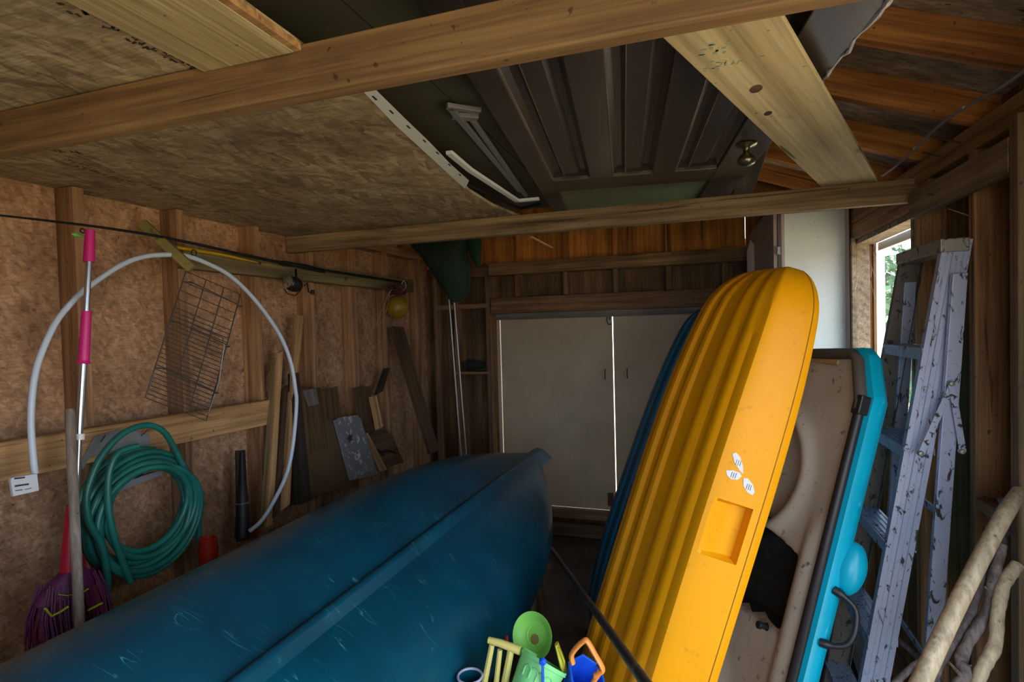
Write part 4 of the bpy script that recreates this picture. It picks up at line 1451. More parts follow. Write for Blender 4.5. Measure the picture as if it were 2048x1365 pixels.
MB().lathe([(0.0, -.012), (0.008, -0.012), (0.011, 0), (0.008, 0.012), (0, 0.012)], Matrix.Translation(px(625, 585, 'X', -1.835)), 12).build('crank_knob', 'rod_black', rod, smooth=True)
MB().tube([px(568, 578, 'X', -1.86), px(575, 588, 'X', -1.84), px(590, 592, 'X', -1.84), px(602, 580, 'X', -1.85)], 0.0022, 6).build('bail', 'rod_black', rod, smooth=True)
# yellow tapered stick behind it
ys = MB().tube([px(352, 495, 'X', -1.935), px(365, 497, 'X', -1.935), px(440, 509, 'X', -1.94), px(535, 530, 'X', -1.945)], [0.010, 0.012, 0.012, 0.004], 10, flat=0.6).build('yellow_stick', 'rod_yellow', smooth=True)
tag(ys, 'scuffed yellow tapered stick behind the fishing rod', 'stick')
# green lure hanging at the broom top
lu = thing('fishing_lure', tuple(px(155, 470, 'X', -1.86)), 'small lime green fishing lure by the top of the pink handle', 'lure')
A, B = px(143, 468, 'X', -1.86), px(170, 474, 'X', -1.86)
MB().tube([A, A.lerp(B, .25), A.lerp(B, .6), B], [0.002, 0.007, 0.006, 0.002], 10).build('body', 'lime', lu, smooth=True)
MB().tube([B, B + Vector((0.003, 0.006, -0.010)), B + Vector((0, 0.001, -0.013))], 0.001, 5).build('hook', 'steel', lu)

# mossy stick jutting from the wall, carrying hoop and rack
A, B = px(284, 446, 'X', -1.99), px(384, 538, 'X', -1.84)
ms = board('mossy_stick', A, B, 0.036, 0.030, (0.3, -1, 0.2), 'moss_wood', bevel=0.004)
tag(ms, 'short mossy wooden stick jutting diagonally from the left wall', 'stick')

# white hoop with tag
hp = [(70, 948), (66, 912), (62, 853), (64, 795), (73, 737), (91, 687), (117, 637), (161, 587), (188, 566), (234, 535), (278, 516), (322, 510), (375, 513), (425, 532), (460, 552), (498, 587), (536, 634), (565, 681), (583, 731), (591, 781), (593, 809), (587, 882), (575, 944), (551, 997), (524, 1041), (500, 1062)]
n = len(hp)
pts = [px(x, y, 'X', -1.84 - 0.06 * max(0, 1 - abs(i - 11) / 8) - 0.0 * i) for i, (x, y) in enumerate(hp)]
hr = thing('white_hoop', tuple(pts[11]), 'white bent plastic pipe forming a large hoop on the left wall', 'pipe')
MB().tube(spline(pts, 4), 0.0092, 10).build('pipe', 'hoop', hr, smooth=True)
tq = [px(*q, 'X', -1.80) for q in ((24, 956), (75, 948), (79, 982), (27, 994), (22, 962))]
lt = MB().prism(tq, (-0.012, 0, 0)).build('paper_label', 'paper', hr, bevel=0.002)
m = MB()
for (a, b_, w) in (((29, 958), (54, 955), 0.0022), ((30, 973), (63, 968), 0.0026), ((31, 982), (48, 980), 0.0012), ((50, 980), (66, 976), 0.001)):
    A, B = px(*a, 'X', -1.7985), px(*b_, 'X', -1.7985)
    for k in range(7):
        if k != 6:
            m.tube([A.lerp(B, k / 7), A.lerp(B, (k + 0.72) / 7)], w, 4)
m.build('print', 'ink', lt)

# wire rack
wr_ = thing('wire_rack', tuple(px(385, 690, 'X', -1.90)), 'chrome wire rack hanging askew below the mossy stick', 'rack')
TL, TR, BR, BL = px(372, 543, 'X', -1.90), px(481, 589, 'X', -1.92), px(413, 842, 'X', -1.90), px(291, 796, 'X', -1.88)
MB().tube(spline([TL, TR, BR, BL], 1, closed=True), 0.0030, 8, closed=True).build('rim_wire', 'wire', wr_, smooth=True)


def bil(u, v, dx=0.0):
    return TL.lerp(TR, u).lerp(BL.lerp(BR, u), v) + Vector((dx, 0, 0))


for u in (0.34, 0.67):
    MB().tube([bil(u, 0), bil(u, 1)], 0.0024, 6).build('long_wire', 'wire', wr_, smooth=True)
for k in range(1, 30):
    v = (k / 30) ** 0.9
    if v < 0.28 and k % 2:
        continue
    MB().tube([bil(0, v, 0.003), bil(1, v, 0.003)], 0.0018, 6, cap=False).build('cross_wire', 'wire', wr_)
for (v0, v1, h_) in ((0.09, 0.30, 0.035), (0.42, 0.62, 0.03), (0.78, 0.99, 0.035)):
    pts = [bil(0.0, v0, 0.004), bil(0.03, v0, h_), bil(0.97, v0 + 0.02, h_), bil(1.0, v0 + 0.02, 0.004)]
    MB().tube(pts, 0.0026, 6).build('folding_leg', 'wire', wr_, smooth=True)
pts = [bil(0.15, 0.38, 0.02), bil(0.80, 0.40, 0.03), bil(0.86, 0.46, 0.03), bil(1.0, 0.72, 0.01), bil(0.98, 0.96, 0.004)]
MB().tube(pts, 0.0028, 6).build('folding_leg', 'wire', wr_, smooth=True)

# pink telescopic broom
br = thing('broom', tuple(px(140, 1200, 'X', -1.78)), 'broom with pink grips, telescopic steel pole and purple bristles', 'broom')
XB = -1.80


def seg(a, b_, r0, r1, name, mat, ribs=0):
    A, B = px(*a, 'X', XB), px(*b_, 'X', XB)
    if ribs:
        pts, rs = [], []
        for k in range(ribs + 1):
            t = k / ribs
            pts.append(A.lerp(B, t))
            rs.append(r0 + (r1 - r0) * t + (0.0016 if k % 2 else 0) + (0.004 if t > 0.97 else 0))
        return MB().tube(pts, rs, 14).build(name, mat, br, smooth=True, angle=60)
    return MB().tube([A, B], [r0, r1], 14).build(name, mat, br, smooth=True)


seg((180, 461), (178, 524), 0.0135, 0.0125, 'upper_grip', 'pink', 2)
seg((178, 522), (172, 625), 0.0085, 0.0085, 'pole', 'steel')
seg((173, 623), (167, 728), 0.0125, 0.0150, 'grip', 'pink', 26)
seg((167, 724), (158, 875), 0.0100, 0.0100, 'pole', 'steel')
seg((159.5, 868), (158.5, 880), 0.0135, 0.0135, 'clamp', 'vinyl')
seg((158, 878), (152, 1010), 0.0085, 0.0085, 'pole', 'steel')
seg((145, 1010), (140, 1145), 0.016, 0.026, 'socket', 'pink_red')
A = px(141, 1140, 'X', XB)
B = px(135, 1180, 'X', XB)
secs = []
for (t, wy, wx) in ((0, 0.030, 0.026), (0.35, 0.055, 0.03), (0.8, 0.080, 0.034), (1.2, 0.088, 0.036)):
    c = A.lerp(B, t)
    secs.append([c + Vector((wx * math.cos(k * math.pi / 10), wy * math.sin(k * math.pi / 10), 0)) for k in range(20)])
MB().loft(secs).build('brush_head', 'bristle_purple', br, smooth=True)
rr = random.Random(2)
base = A.lerp(B, 0.5)


def bristles(n_, y0, y1, mat, z0, l, seed):
    m = MB()
    r3 = random.Random(seed)
    for k in range(n_):
        t = y0 + (y1 - y0) * r3.random()
        xx = r3.uniform(-0.032, 0.032)
        p = base + Vector((xx, 0.075 * t, z0 + r3.uniform(-.01, .01)))
        e = base + Vector((xx * 1.8 + r3.uniform(-.006, .006), 0.098 * t + r3.uniform(-.008, .008), z0 - l * (1 - 0.14 * abs(t)) + r3.uniform(-.015, .015)))
        m.tube([p, p.lerp(e, 0.5) + Vector((0, 0.012 * t, 0)), e], 0.0026, 4, cap=False)
    o = m.build('bristles', mat, br)
    o['kind'] = 'stuff'


bristles(220, -1, 1, 'bristle_red', -0.03, 0.20, 3)
bristles(150, -0.95, 0.95, 'bristle_purple', 0.0, 0.17, 4)
for (pts_, w) in ((((117, 1190), (133, 1192), (147, 1190)), 0.0022), (((168, 1184), (177, 1178)), 0.003), (((90, 1218), (103, 1233), (120, 1225), (136, 1214)), 0.0048), (((175, 1222), (190, 1214), (204, 1207)), 0.0055)):
    MB().tube([px(*q, 'X', XB + 0.045) for q in pts_], w, 8, flat=0.6).build('lime_bristle_band', 'bristle_lime', br, smooth=True)

# worn wooden handle leaning in front of the broom
A, B = px(139, 816, 'X', -1.80), px(162, 1310, 'X', -1.70)
d = (B - A).normalized()
m = MB().tube([A - d * -0.004, A + d * 0.01, A + d * 0.3, B + d * 0.45], [0.010, 0.0130, 0.0133, 0.0136], 14)
tag(m.build('wooden_handle', 'handle_grey', smooth=True), 'worn grey-brown round tool handle standing in front of the broom', 'handle')

# garden hose on its bracket
hg = thing('hose_hanger', tuple(px(250, 900, 'X', -1.95)), 'grey metal hose hanger nailed to the bright rail', 'hanger')
q = [px(*q, 'X', -1.955) for q in ((190, 873), (243, 858), (298, 868), (301, 890), (262, 905), (180, 915), (166, 940), (163, 925))]
MB().prism(q, (-0.004, 0, 0)).build('back_plate', 'grey_plate', hg, bevel=0.001)
q = [px(*q, 'X', -1.90) for q in ((232, 968), (322, 941), (326, 950), (236, 985))]
MB().prism(q, (-0.05, 0, -0.01)).build('shelf', 'grey_plate', hg, bevel=0.001)
for (a, b_) in (((202, 884), (210, 872)), ((283, 872), (297, 859))):
    MB().tube([px(*a, 'X', -1.95), px(*b_, 'X', -1.93)], 0.002, 6).build('nail', 'rust', hg)
hs = thing('garden_hose', tuple(px(283, 1010, 'X', -1.86)), 'coiled teal green garden hose hanging on the left wall', 'hose')
rr = random.Random(11)
cy, cz = 1.432, 0.995
pts = []
loops = [(0.205, 0.0, 0.0, -1.905), (0.200, 0.005, -0.005, -1.880), (0.185, -0.008, 0.006, -1.905), (0.178, 0.010, -0.020, -1.870), (0.165, 0.004, -0.012, -1.890), (0.190, -0.012, -0.028, -1.845), (0.158, 0.012, 0.0, -1.860), (0.150, 0.0, 0.006, -1.835), (0.172, 0.016, -0.03, -1.838), (0.196, 0.0, -0.02, -1.862), (0.182, -0.012, -0.038, -1.852), (0.208, 0.004, -0.012, -1.885), (0.170, -0.018, -0.022, -1.822), (0.190, 0.008, -0.045, -1.830)]
for li, (r, dy, dz, x) in enumerate(loops):
    nx = loops[min(li + 1, len(loops) - 1)]
    for k in range(20):
        t = k / 20
        w = 2 * math.pi * t + 1.2
        rr_ = r + (nx[0] - r) * t
        yy = dy + (nx[1] - dy) * t
        zz = dz + (nx[2] - dz) * t
        xx = x + (nx[3] - x) * t
        pts.append(Vector((xx + 0.006 * math.sin(2 * w + li), cy + yy + rr_ * 1.02 * math.cos(w), cz + zz + rr_ * 0.98 * math.sin(w) - 0.0)))
MB().tube(spline(pts, 2), 0.0108, 10).build('coil', 'hose', hs, smooth=True)
lp = [(215, 1215), (214, 1150), (203, 1090), (180, 1050), (172, 1000), (183, 955), (205, 910), (245, 868), (292, 851), (325, 862), (345, 890), (365, 930), (388, 980), (397, 1030), (398, 1085)]
MB().tube(spline([px(x, y, 'X', -1.815 if i < 8 else -1.84) for i, (x, y) in enumerate(lp)], 5), 0.0108, 10).build('upper_loop', 'hose', hs, smooth=True)
lp = [(262, 1165), (240, 1110), (222, 1050), (216, 990), (220, 940), (238, 905), (275, 893)]
MB().tube(spline([px(x, y, 'X', -1.805) for i, (x, y) in enumerate(lp)], 5), 0.0104, 10).build('loose_end', 'hose', hs, smooth=True)
A, B = px(258, 952, 'X', -1.86), px(281, 946, 'X', -1.86)
MB().tube([A, A.lerp(B, .3), A.lerp(B, .35), A.lerp(B, .7), B], [0.012, 0.012, 0.015, 0.015, 0.013], 14).build('coupling', 'rod_black', hs, smooth=True, angle=30)

# red container standing behind the canoe
rc_ = MB()
p = px(416, 1084, 'X', -1.78)
rc_.lathe([(0.030, -0.12), (0.036, -0.03), (0.030, 0.0), (0.032, 0.008), (0.032, 0.016), (0.028, 0.016), (0.027, 0.0), (0.0, -0.01)], Matrix.Translation(p), 20)
tag(rc_.build('red_cup', 'red_plastic', smooth=True, angle=40), 'red plastic cup peeping up behind the teal canoe', 'cup')
# orange-brown thing behind the broom
A = px(172, 1100, 'X', -1.93)
tag(MB().lathe([(0.0, 0.02), (0.02, 0.015), (0.035, -0.02), (0.035, -0.20), (0.0, -0.2)], Matrix.Translation(A), 14).build('dark_red_bottle', 'red_plastic', smooth=True), 'dark red bottle in the shade behind the broom head', 'bottle')

# black air pump / tube between the studs
bt = thing('black_tube', tuple(px(485, 990, 'X', -1.93)), 'black tapering tool with a steel ring leaning between studs', 'tool')
A, B = px(484, 905, 'X', -1.95), px(486, 1075, 'X', -1.90)
MB().tube([A, A.lerp(B, .35), A.lerp(B, .42), A.lerp(B, .7), B], [0.006, 0.012, 0.020, 0.028, 0.034], 14).build('body', 'rod_black', bt, smooth=True)
c = A.lerp(B, 0.60)
MB().lathe([(0.0245, 0.004), (0.0265, 0.004), (0.0265, -0.004), (0.0245, -0.004)], Matrix.Translation(c), 18, cap=False).build('ring', 'steel', bt)


# leaning scraps along the left wall: quad in photo pixels, plane depth at top and bottom
def lean(name, quad, xt, xbm, th, mat, label, group=None):
    z = [px(x, y, 'X', -1.95).z for x, y in quad]
    hi_, lo_ = max(z), min(z)
    P = []
    for (x, y), zz in zip(quad, z):
        t = (hi_ - zz) / max(1e-6, hi_ - lo_)
        P.append(px(x, y, 'X', xt + (xbm - xt) * t))
    # grain along the long side
    if (P[1] - P[0]).length < (P[2] - P[1]).length:
        P = P[1:] + P[:1]
    n_ = (P[1] - P[0]).cross(P[-1] - P[0]).normalized()
    if n_.dot(EYE - P[0]) < 0:
        n_ = -n_
    Mx = frame(P[0], P[1], n_)
    inv = Mx.inverted()
    m = MB().prism([inv @ p for p in P], (0, 0, -th))
    o = m.build(name, mat, bevel=0.0015, M=Mx)
    return tag(o, label, 'board', group)


G = 'lumber scraps leaning on the left wall'
lean('lumber_scrap', [(474, 902), (491, 900), (500, 1080), (476, 1085)], -1.965, -1.93, 0.012, 'dark_board', 'dark grey board end leaning behind the black tapering tool', G)
lean('lumber_scrap', [(592, 630), (609, 632), (597, 748), (584, 800)], -1.955, -1.93, 0.020, 'pale_board', 'bright square stick leaning highest, touching the hoop', G)
lean('lumber_scrap', [(551, 728), (558, 728), (540, 1062), (530, 1062)], -1.955, -1.88, 0.03, 'green_rail', 'narrow dull stick leaning left of the brighter pair beside the hoop', G)
lean('lumber_scrap', [(558, 706), (567, 702), (546, 1050), (534, 1056)], -1.945, -1.87, 0.02, 'pale_board', 'long bright slat leaning inside the right edge of the hoop', G)
lean('lumber_scrap', [(570, 780), (577, 770), (560, 1030), (548, 1036)], -1.94, -1.86, 0.02, 'brown_board', 'thin brown slat beside the long bright slat', G)
lean('lumber_scrap', [(574, 786), (592, 780), (580, 1010), (553, 1030)], -1.95, -1.87, 0.016, 'pale_board', 'wide pale slat crossed by the hoop', G)
lean('lumber_scrap', [(591, 746), (598, 746), (622, 1000), (604, 1010)], -1.93, -1.84, 0.05, 'dark_board', 'black edged thick board right of the hoop', G)
lean('lumber_scrap', [(598, 778), (642, 775), (668, 985), (612, 1000)], -1.95, -1.86, 0.012, 'brown_board', 'wide brown board behind the grey weathered piece', G)
lean('lumber_scrap', [(606, 781), (632, 778), (644, 834), (626, 843)], -1.945, -1.925, 0.010, 'grey_board', 'small weathered grey board piece, topmost of the dark scraps', G)
lean('lumber_scrap', [(643, 782), (675, 773), (684, 860), (650, 860)], -1.95, -1.92, 0.012, 'brown_board', 'ragged brown board between the grey piece and the zinc sheet', G)
lean('cork_sheet', [(612, 858), (632, 842), (672, 838), (685, 850), (718, 975), (622, 990)], -1.93, -1.84, 0.012, 'cork', 'speckled brown cork-like sheet with a rounded top', G)
mp = lean('metal_sheet', [(668, 842), (676, 836), (714, 830), (722, 838), (756, 950), (700, 962)], -1.91, -1.83, 0.008, 'zinc', 'grey zinc sheet with flaking white patches leaning above the canoe', G)
lean('lumber_scrap', [(709, 776), (741, 773), (752, 900), (722, 905)], -1.96, -1.93, 0.012, 'brown_board', 'square dark plywood piece between two studs', G)
lean('lumber_scrap', [(771, 737), (780, 736), (766, 783), (753, 790)], -1.95, -1.93, 0.02, 'dark_board', 'short black stick leaning left of the long plank', G)
lean('lumber_scrap', [(742, 794), (754, 792), (766, 854), (756, 860)], -1.93, -1.90, 0.02, 'pale_board', 'short pale stick below the black one', G)
lean('lumber_scrap', [(736, 872), (748, 862), (766, 858), (784, 870), (808, 925), (760, 940)], -1.93, -1.88, 0.016, 'brown_board', 'round-topped brown board end beside the zinc sheet', G)
lean('lumber_scrap', [(728, 868), (736, 866), (775, 940), (760, 945)], -1.90, -1.86, 0.012, 'pale_board', 'thin orange-tinted stick in front of the round-topped board', G)
lean('long_plank', [(784, 652), (808, 655), (879, 901), (862, 908)], -1.93, -1.62, 0.025, 'brown_board', 'long brown plank leaning diagonally under the yellow buoy', G)
# torn spot on the zinc sheet
m = MB()
c = px(700, 877, 'X', -1.87)
rr = random.Random(9)
m.add([c + Vector((0.002, 0.028 * math.cos(t) * (1 if k % 2 else .5), 0.03 * math.sin(t) * (1 if k % 2 else .45))) for k, t in enumerate([2 * math.pi * k / 10 for k in range(10)])], [tuple(range(10))])
m.build('rust_hole', 'rust', mp)
# black clamp tool
ck = thing('spring_clamp', tuple(px(772, 905, 'X', -1.84)), 'small black clamp resting among the wood scraps above the canoe', 'clamp')
MB().tube([px(762, 905, 'X', -1.84), px(778, 902, 'X', -1.84), px(791, 907, 'X', -1.84)], [0.004, 0.006, 0.005], 8).build('jaw', 'rod_black', ck, smooth=True)
MB().tube([px(755, 899, 'X', -1.84), px(762, 906, 'X', -1.84), px(768, 913, 'X', -1.84)], 0.004, 8).build('lever', 'rod_black', ck, smooth=True)

# buoy with rope
bu = thing('buoy', tuple(px(795, 615, 'X', -1.88)), 'dirty yellow ball buoy hanging from a dark knotted rope', 'buoy')
c = px(794, 615, 'X', -1.88)
MB().lathe([(0.078 * math.sin(R(t)), 0.078 * math.cos(R(t))) for t in range(0, 181, 12)], Matrix.Translation(c), 26, cap=False).build('ball', 'buoy', bu, smooth=True)
rr = random.Random(5)
pts = [px(775 + rr.uniform(0, 36), 568 + rr.uniform(0, 22), 'X', -1.88 + rr.uniform(-.02, .03)) for _ in range(16)]
MB().tube(spline(pts, 5), 0.006, 7).build('knotted_rope', 'rope_dark', bu, smooth=True)
MB().tube(spline([px(800, 585, 'X', -1.86), px(812, 575, 'X', -1.86), px(808, 562, 'X', -1.87), px(803, 569, 'X', -1.88)], 5), 0.004, 7).build('loop', 'string', bu, smooth=True)
for sp_ in (((783, 580), (772, 600), (765, 640), (748, 655)), ((780, 582), (775, 612), (766, 650), (770, 672), (757, 690), (770, 692)), ((776, 590), (760, 630), (752, 650)), ((786, 590), (770, 604), (768, 625))):
    MB().tube(spline([px(*q, 'X', -1.84) for q in sp_], 5), 0.0016, 5).build('string', 'string', bu)

# green canvas on two poles in the far corner
gc = thing('green_canvas', tuple(px(910, 560, 'Y', 3.4)), 'dark green canvas bundle hanging in the back left corner', 'canvas')
YC = 3.55


def blob(poly, y, th, name, mat):
    P_ = [px(*q, 'Y', y) for q in poly]
    c = sum(P_, Vector()) / len(P_)
    m = MB()
    secs = []
    for (s_, dy) in ((0.0, -th), (0.45, -th * 0.92), (0.8, -th * 0.6), (0.97, -th * 0.15), (1.0, 0), (0.97, th * .15), (0.8, th * 0.6), (0.0, th)):
        secs.append([c + (p - c) * max(s_, 0.001) + Vector((0, dy, 0)) for p in spline(P_, 3, closed=True)])
    m.loft(secs, closed=True, caps=(False, False))
    return m.build(name, mat, gc, smooth=True, angle=70)


blob([(822, 492), (840, 510), (870, 555), (896, 592), (906, 606), (925, 600), (940, 582), (942, 555), (941, 530), (935, 500), (940, 470), (880, 462), (830, 475)], YC, 0.10, 'bundle', 'canvas_green')
blob([(934, 480), (937, 505), (944, 520), (953, 534), (960, 534), (962, 510), (962, 478), (950, 465)], YC - 0.05, 0.03, 'flap', 'canvas_bright')
for i, (a, b_) in enumerate((((898, 598), (921, 900)), ((908, 600), (932, 905)))):
    A, B = px(*a, 'Y', YC), px(*b_, 'Y', YC)
    d = B - A
    B = A + d * (A.z / -d.z) * 0.995
    tag(MB().tube([A, B], 0.0065, 10).build('metal_pole', 'tube_grey', smooth=True),
        ['slim metal pole under the green canvas, the left one', 'slim metal pole under the green canvas, the right one'][i], 'pole', 'slim poles in the back corner')

# ================================================================== RIGHT: POLE AND BRANCHES
def stick(name, pix, y0, y1, r0, r1, mat, label, group=None, twigs=(), wob=0.0, seed=1, cat='branch'):
    rr = random.Random(seed)
    n_ = len(pix)
    P_ = [px(x, y, 'Y', y0 + (y1 - y0) * i / (n_ - 1)) for i, (x, y) in enumerate(pix)]
    pts = spline(P_, 6)
    m_ = len(pts)
    rs = [(r0 + (r1 - r0) * i / (m_ - 1)) * (1 + rr.uniform(-wob, wob)) for i in range(m_)]
    if twigs:
        root = thing(name, tuple(P_[-1]), label, cat, group)
        MB().tube(pts, rs, 12).build('stem', mat, root, smooth=True)
        for (a, b_, r) in twigs:
            t0 = min(range(m_), key=lambda i: (pts[i] - px(a[0], a[1], 'Y', pts[i].y)).length)
            MB().tube([pts[t0], px(b_[0], b_[1], 'Y', pts[t0].y - 0.02)], [r, r * 0.4], 8).build('twig', mat, root, smooth=True)
        return root
    return tag(MB().tube(pts, rs, 12).build(name, mat, smooth=True), label, cat, group)


GB = 'poles and branches leaning in the right corner'
stick('peeled_pole', [(2040, 985), (2008, 1032), (1955, 1130), (1900, 1240), (1845, 1358), (1780, 1500)], 1.60, 1.32, 0.0165, 0.0195, 'peeled', 'smooth pale peeled pole, thickest stick at the right edge', GB, cat='pole')
stick('branch', [(1985, 1095), (1960, 1170), (1935, 1240), (1895, 1300), (1862, 1365), (1845, 1440)], 1.68, 1.50, 0.010, 0.0125, 'bark', 'grey knobbly branch lying right behind the pale pole', GB, twigs=(((1938, 1235), (1944, 1256), 0.007),), wob=0.12, seed=3)
stick('branch', [(2005, 1090), (1990, 1150), (1975, 1220), (1942, 1275), (1922, 1320), (1930, 1350), (1900, 1400)], 1.66, 1.50, 0.012, 0.0140, 'bark', 'crooked dark branch with a thorn-like fork', GB, twigs=(((1912, 1350), (1898, 1325), 0.006), ((1980, 1180), (1970, 1175), 0.005), ((1930, 1330), (1943, 1332), 0.004)), wob=0.14, seed=4)
stick('branch', [(2035, 1130), (2008, 1170), (1995, 1230), (1990, 1290), (1962, 1345), (1940, 1420)], 1.64, 1.50, 0.0135, 0.0150, 'peeled', 'tan branch nearest the right edge', GB, wob=0.08, seed=5)
stick('branch', [(1870, 1308), (1830, 1330), (1790, 1368), (1760, 1400)], 1.60, 1.55, 0.007, 0.009, 'bark', 'thin grey stick crossing low behind the pale pole', GB, wob=0.1, seed=6)
stick('branch', [(1755, 1240), (1790, 1275), (1830, 1310), (1880, 1368)], 2.25, 2.2, 0.010, 0.012, 'bark', 'dark stick on the floor beyond the ladder', GB, wob=0.1, seed=7)
stick('branch', [(2020, 1000), (2000, 1060), (1985, 1110), (1975, 1160)], 1.72, 1.68, 0.020, 0.022, 'bark', 'dark rough branch deep in the corner behind the others', GB, wob=0.2, seed=8)
lean_y = px(1700, 1225, 'Y', 2.45)
tag(board('grey_plank', px(1640, 1030, 'Y', 2.75), px(1760, 1420, 'Y', 2.35), 0.075, 0.02, (-0.5, -1, 0.3), 'grey_board'), 'weathered grey plank leaning behind the aqua boat', 'board')

# dark shaft lying through the aisle
A, B = px(1096, 1088, 'Z', 0.02), px(1290, 1365, 'Y', 0.93)
d = (B - A)
tag(MB().tube([A, A.lerp(B, .35), A.lerp(B, .36), A.lerp(B, 0.9), B, B + d * 0.12], [0.013, 0.0125, 0.0115, 0.0105, 0.0105, 0.0105], 12).build('dark_shaft', 'pole_dark', smooth=True),
    'long dark shaft slanting up the aisle between canoe and yellow kayak', 'pole')

# ================================================================== TOYS on a storage box (box is below the frame)
ty = 0.50
bx = thing('storage_box', (-0.36, 1.42, 0), 'grey storage box carrying the sand toys', 'box')
MB().box((-0.655, 1.27, 0.0), (-0.41, 1.55, ty - 0.02)).build('body', 'grey_plate', bx, bevel=0.01)
MB().box((-0.665, 1.26, ty - 0.02), (-0.40, 1.56, ty)).build('lid', 'grey_plate', bx, bevel=0.006)
YT = 1.42
# green castle bucket, tipped
bk = thing('toy_bucket', tuple(px(1085, 1400, 'Y', YT)), 'mint green sand bucket with embossed castle shapes and blue handle', 'bucket')
top = px(1088, 1322, 'Y', YT)
axis = (px(1088, 1322, 'Y', YT) - px(1050, 1420, 'Y', YT - 0.02)).normalized()
axis = (CR * 0.50 + CU * 0.85 + CF * 0.40).normalized()
BMx = frame(top - axis * 0.13, top, (0, -1, 0))           # local X is the bucket axis
Rz = BMx @ Matrix.Rotation(R(90), 4, 'Y')
MB().lathe([(0.0, 0.0), (0.047, 0.0), (0.064, 0.120), (0.068, 0.121), (0.068, 0.131), (0.063, 0.131), (0.061, 0.121), (0.045, 0.006), (0.0, 0.006)], Rz, 32).build('bucket_body', 'mint', bk, smooth=True, angle=35)
az0 = max(range(0, 360, 5), key=lambda a_: ((Rz @ Vector((math.cos(R(a_)), math.sin(R(a_)), 0.06))) - (Rz @ Vector((0, 0, 0.06)))).dot(EYE - top))
m = MB()
for k, (az, z0, z1, w) in enumerate(((-100, 0.078, 0.105, 0.010), (-80, 0.078, 0.105, 0.010), (-60, 0.078, 0.105, 0.010), (-118, 0.078, 0.105, 0.010), (-90, 0.03, 0.06, 0.016), (-62, 0.03, 0.06, 0.014), (-116, 0.03, 0.06, 0.014))):
    ring = []
    for a_ in range(0, 181, 20):
        az_ = az + 90 + az0
        aa = az_ + math.degrees(w / 0.06) * math.cos(R(a_))
        zz = z1 - w + w * math.sin(R(a_))
        ring.append((aa, zz))
    ring = [(az_ + math.degrees(w / 0.06), z0)] + ring + [(az_ - math.degrees(w / 0.06), z0)]
    P_ = []
    for aa, zz in ring:
        r = 0.047 + 0.017 * zz / 0.12 + 0.0015
        P_.append(Rz @ Vector((r * math.cos(R(aa)), r * math.sin(R(aa)), zz)))
    m.tube(P_, 0.0022, 6)
m.build('castle_relief', 'mint', bk, smooth=True)
pv = px(1085, 1325, 'Y', YT - 0.075)
MB().tube([pv, pv + Vector((0, 0, -0.075))], 0.0065, 8, flat=0.5).build('blue_handle', 'toy_blue', bk, smooth=True)
MB().lathe([(0, 0.006), (0.006, 0.006), (0.009, 0.003), (0.010, -0.004)], Matrix.Translation(pv) @ Matrix.Rotation(R(90), 4, 'X'), 14).build('pivot', 'toy_blue', bk, smooth=True)
# lime sieve
sv = thing('toy_sieve', tuple(px(1065, 1290, 'Y', YT + .06)), 'round lime green sand sieve standing upright behind the bucket', 'sieve')
c = px(1066, 1273, 'Y', YT + 0.07)
SM = Matrix.Translation(c) @ Euler((R(66), R(-10), R(-12)), 'XYZ').to_matrix().to_4x4() @ Matrix.Scale(0.92, 4)
MB().lathe([(0.0, -0.020), (0.030, -0.020), (0.032, -0.017), (0.040, -0.017), (0.052, -0.004), (0.066, 0.006), (0.070, 0.008), (0.070, 0.005), (0.066, 0.003), (0.052, -0.007), (0.040, -0.021), (0.0, -0.023)], SM, 36).build('dish', 'lime', sv, smooth=True, angle=50)
MB().lathe([(0.0, -0.0185), (0.010, -0.0188), (0.016, -0.0195)], SM @ Matrix.Translation((-0.005, -0.01, 0)), 8, cap=False).build('dirt_patch', 'moss_wood', sv)
# cream rake / spade handle
rk = thing('toy_rake', tuple(px(1000, 1330, 'Y', YT - .02)), 'pale yellow toy rake with three prongs lying on the bucket', 'rake')
yk = YT - 0.03
MB().tube([px(977, 1281, 'Y', yk), px(1000, 1287, 'Y', yk), px(1040, 1302, 'Y', yk)], [0.009, 0.0105, 0.012], 10).build('head', 'sand_yellow', rk, smooth=True)
for (a, b_, r) in (((984, 1290), (968, 1372), 0.0078), ((1000, 1300), (992, 1372), 0.007), ((1022, 1300), (1008, 1375), 0.0095)):
    MB().tube([px(*a, 'Y', yk), px(*b_, 'Y', yk - 0.01)], [r, r * 1.1], 8).build('prong', 'sand_yellow', rk, smooth=True)
# cup
cu = thing('toy_cup', tuple(px(939, 1375, 'Y', 1.30)), 'small dark blue-green cup with pale lilac rim at the bottom edge', 'cup')
c = px(940, 1353, 'Y', 1.36)
MB().lathe([(0.0, -0.06), (0.027, -0.06), (0.033, -0.004), (0.031, -0.004), (0.026, -0.05), (0.0, -0.055)], Matrix.Translation(c), 24).build('cup_body', 'canoe', cu, smooth=True, angle=40)
MB().tube([c + Vector((0.033 * math.cos(t), 0.033 * math.sin(t), 0)) for t in [2 * math.pi * k / 28 for k in range(28)]], 0.0035, 8, closed=True).build('rim', 'cup_rim', cu, smooth=True)
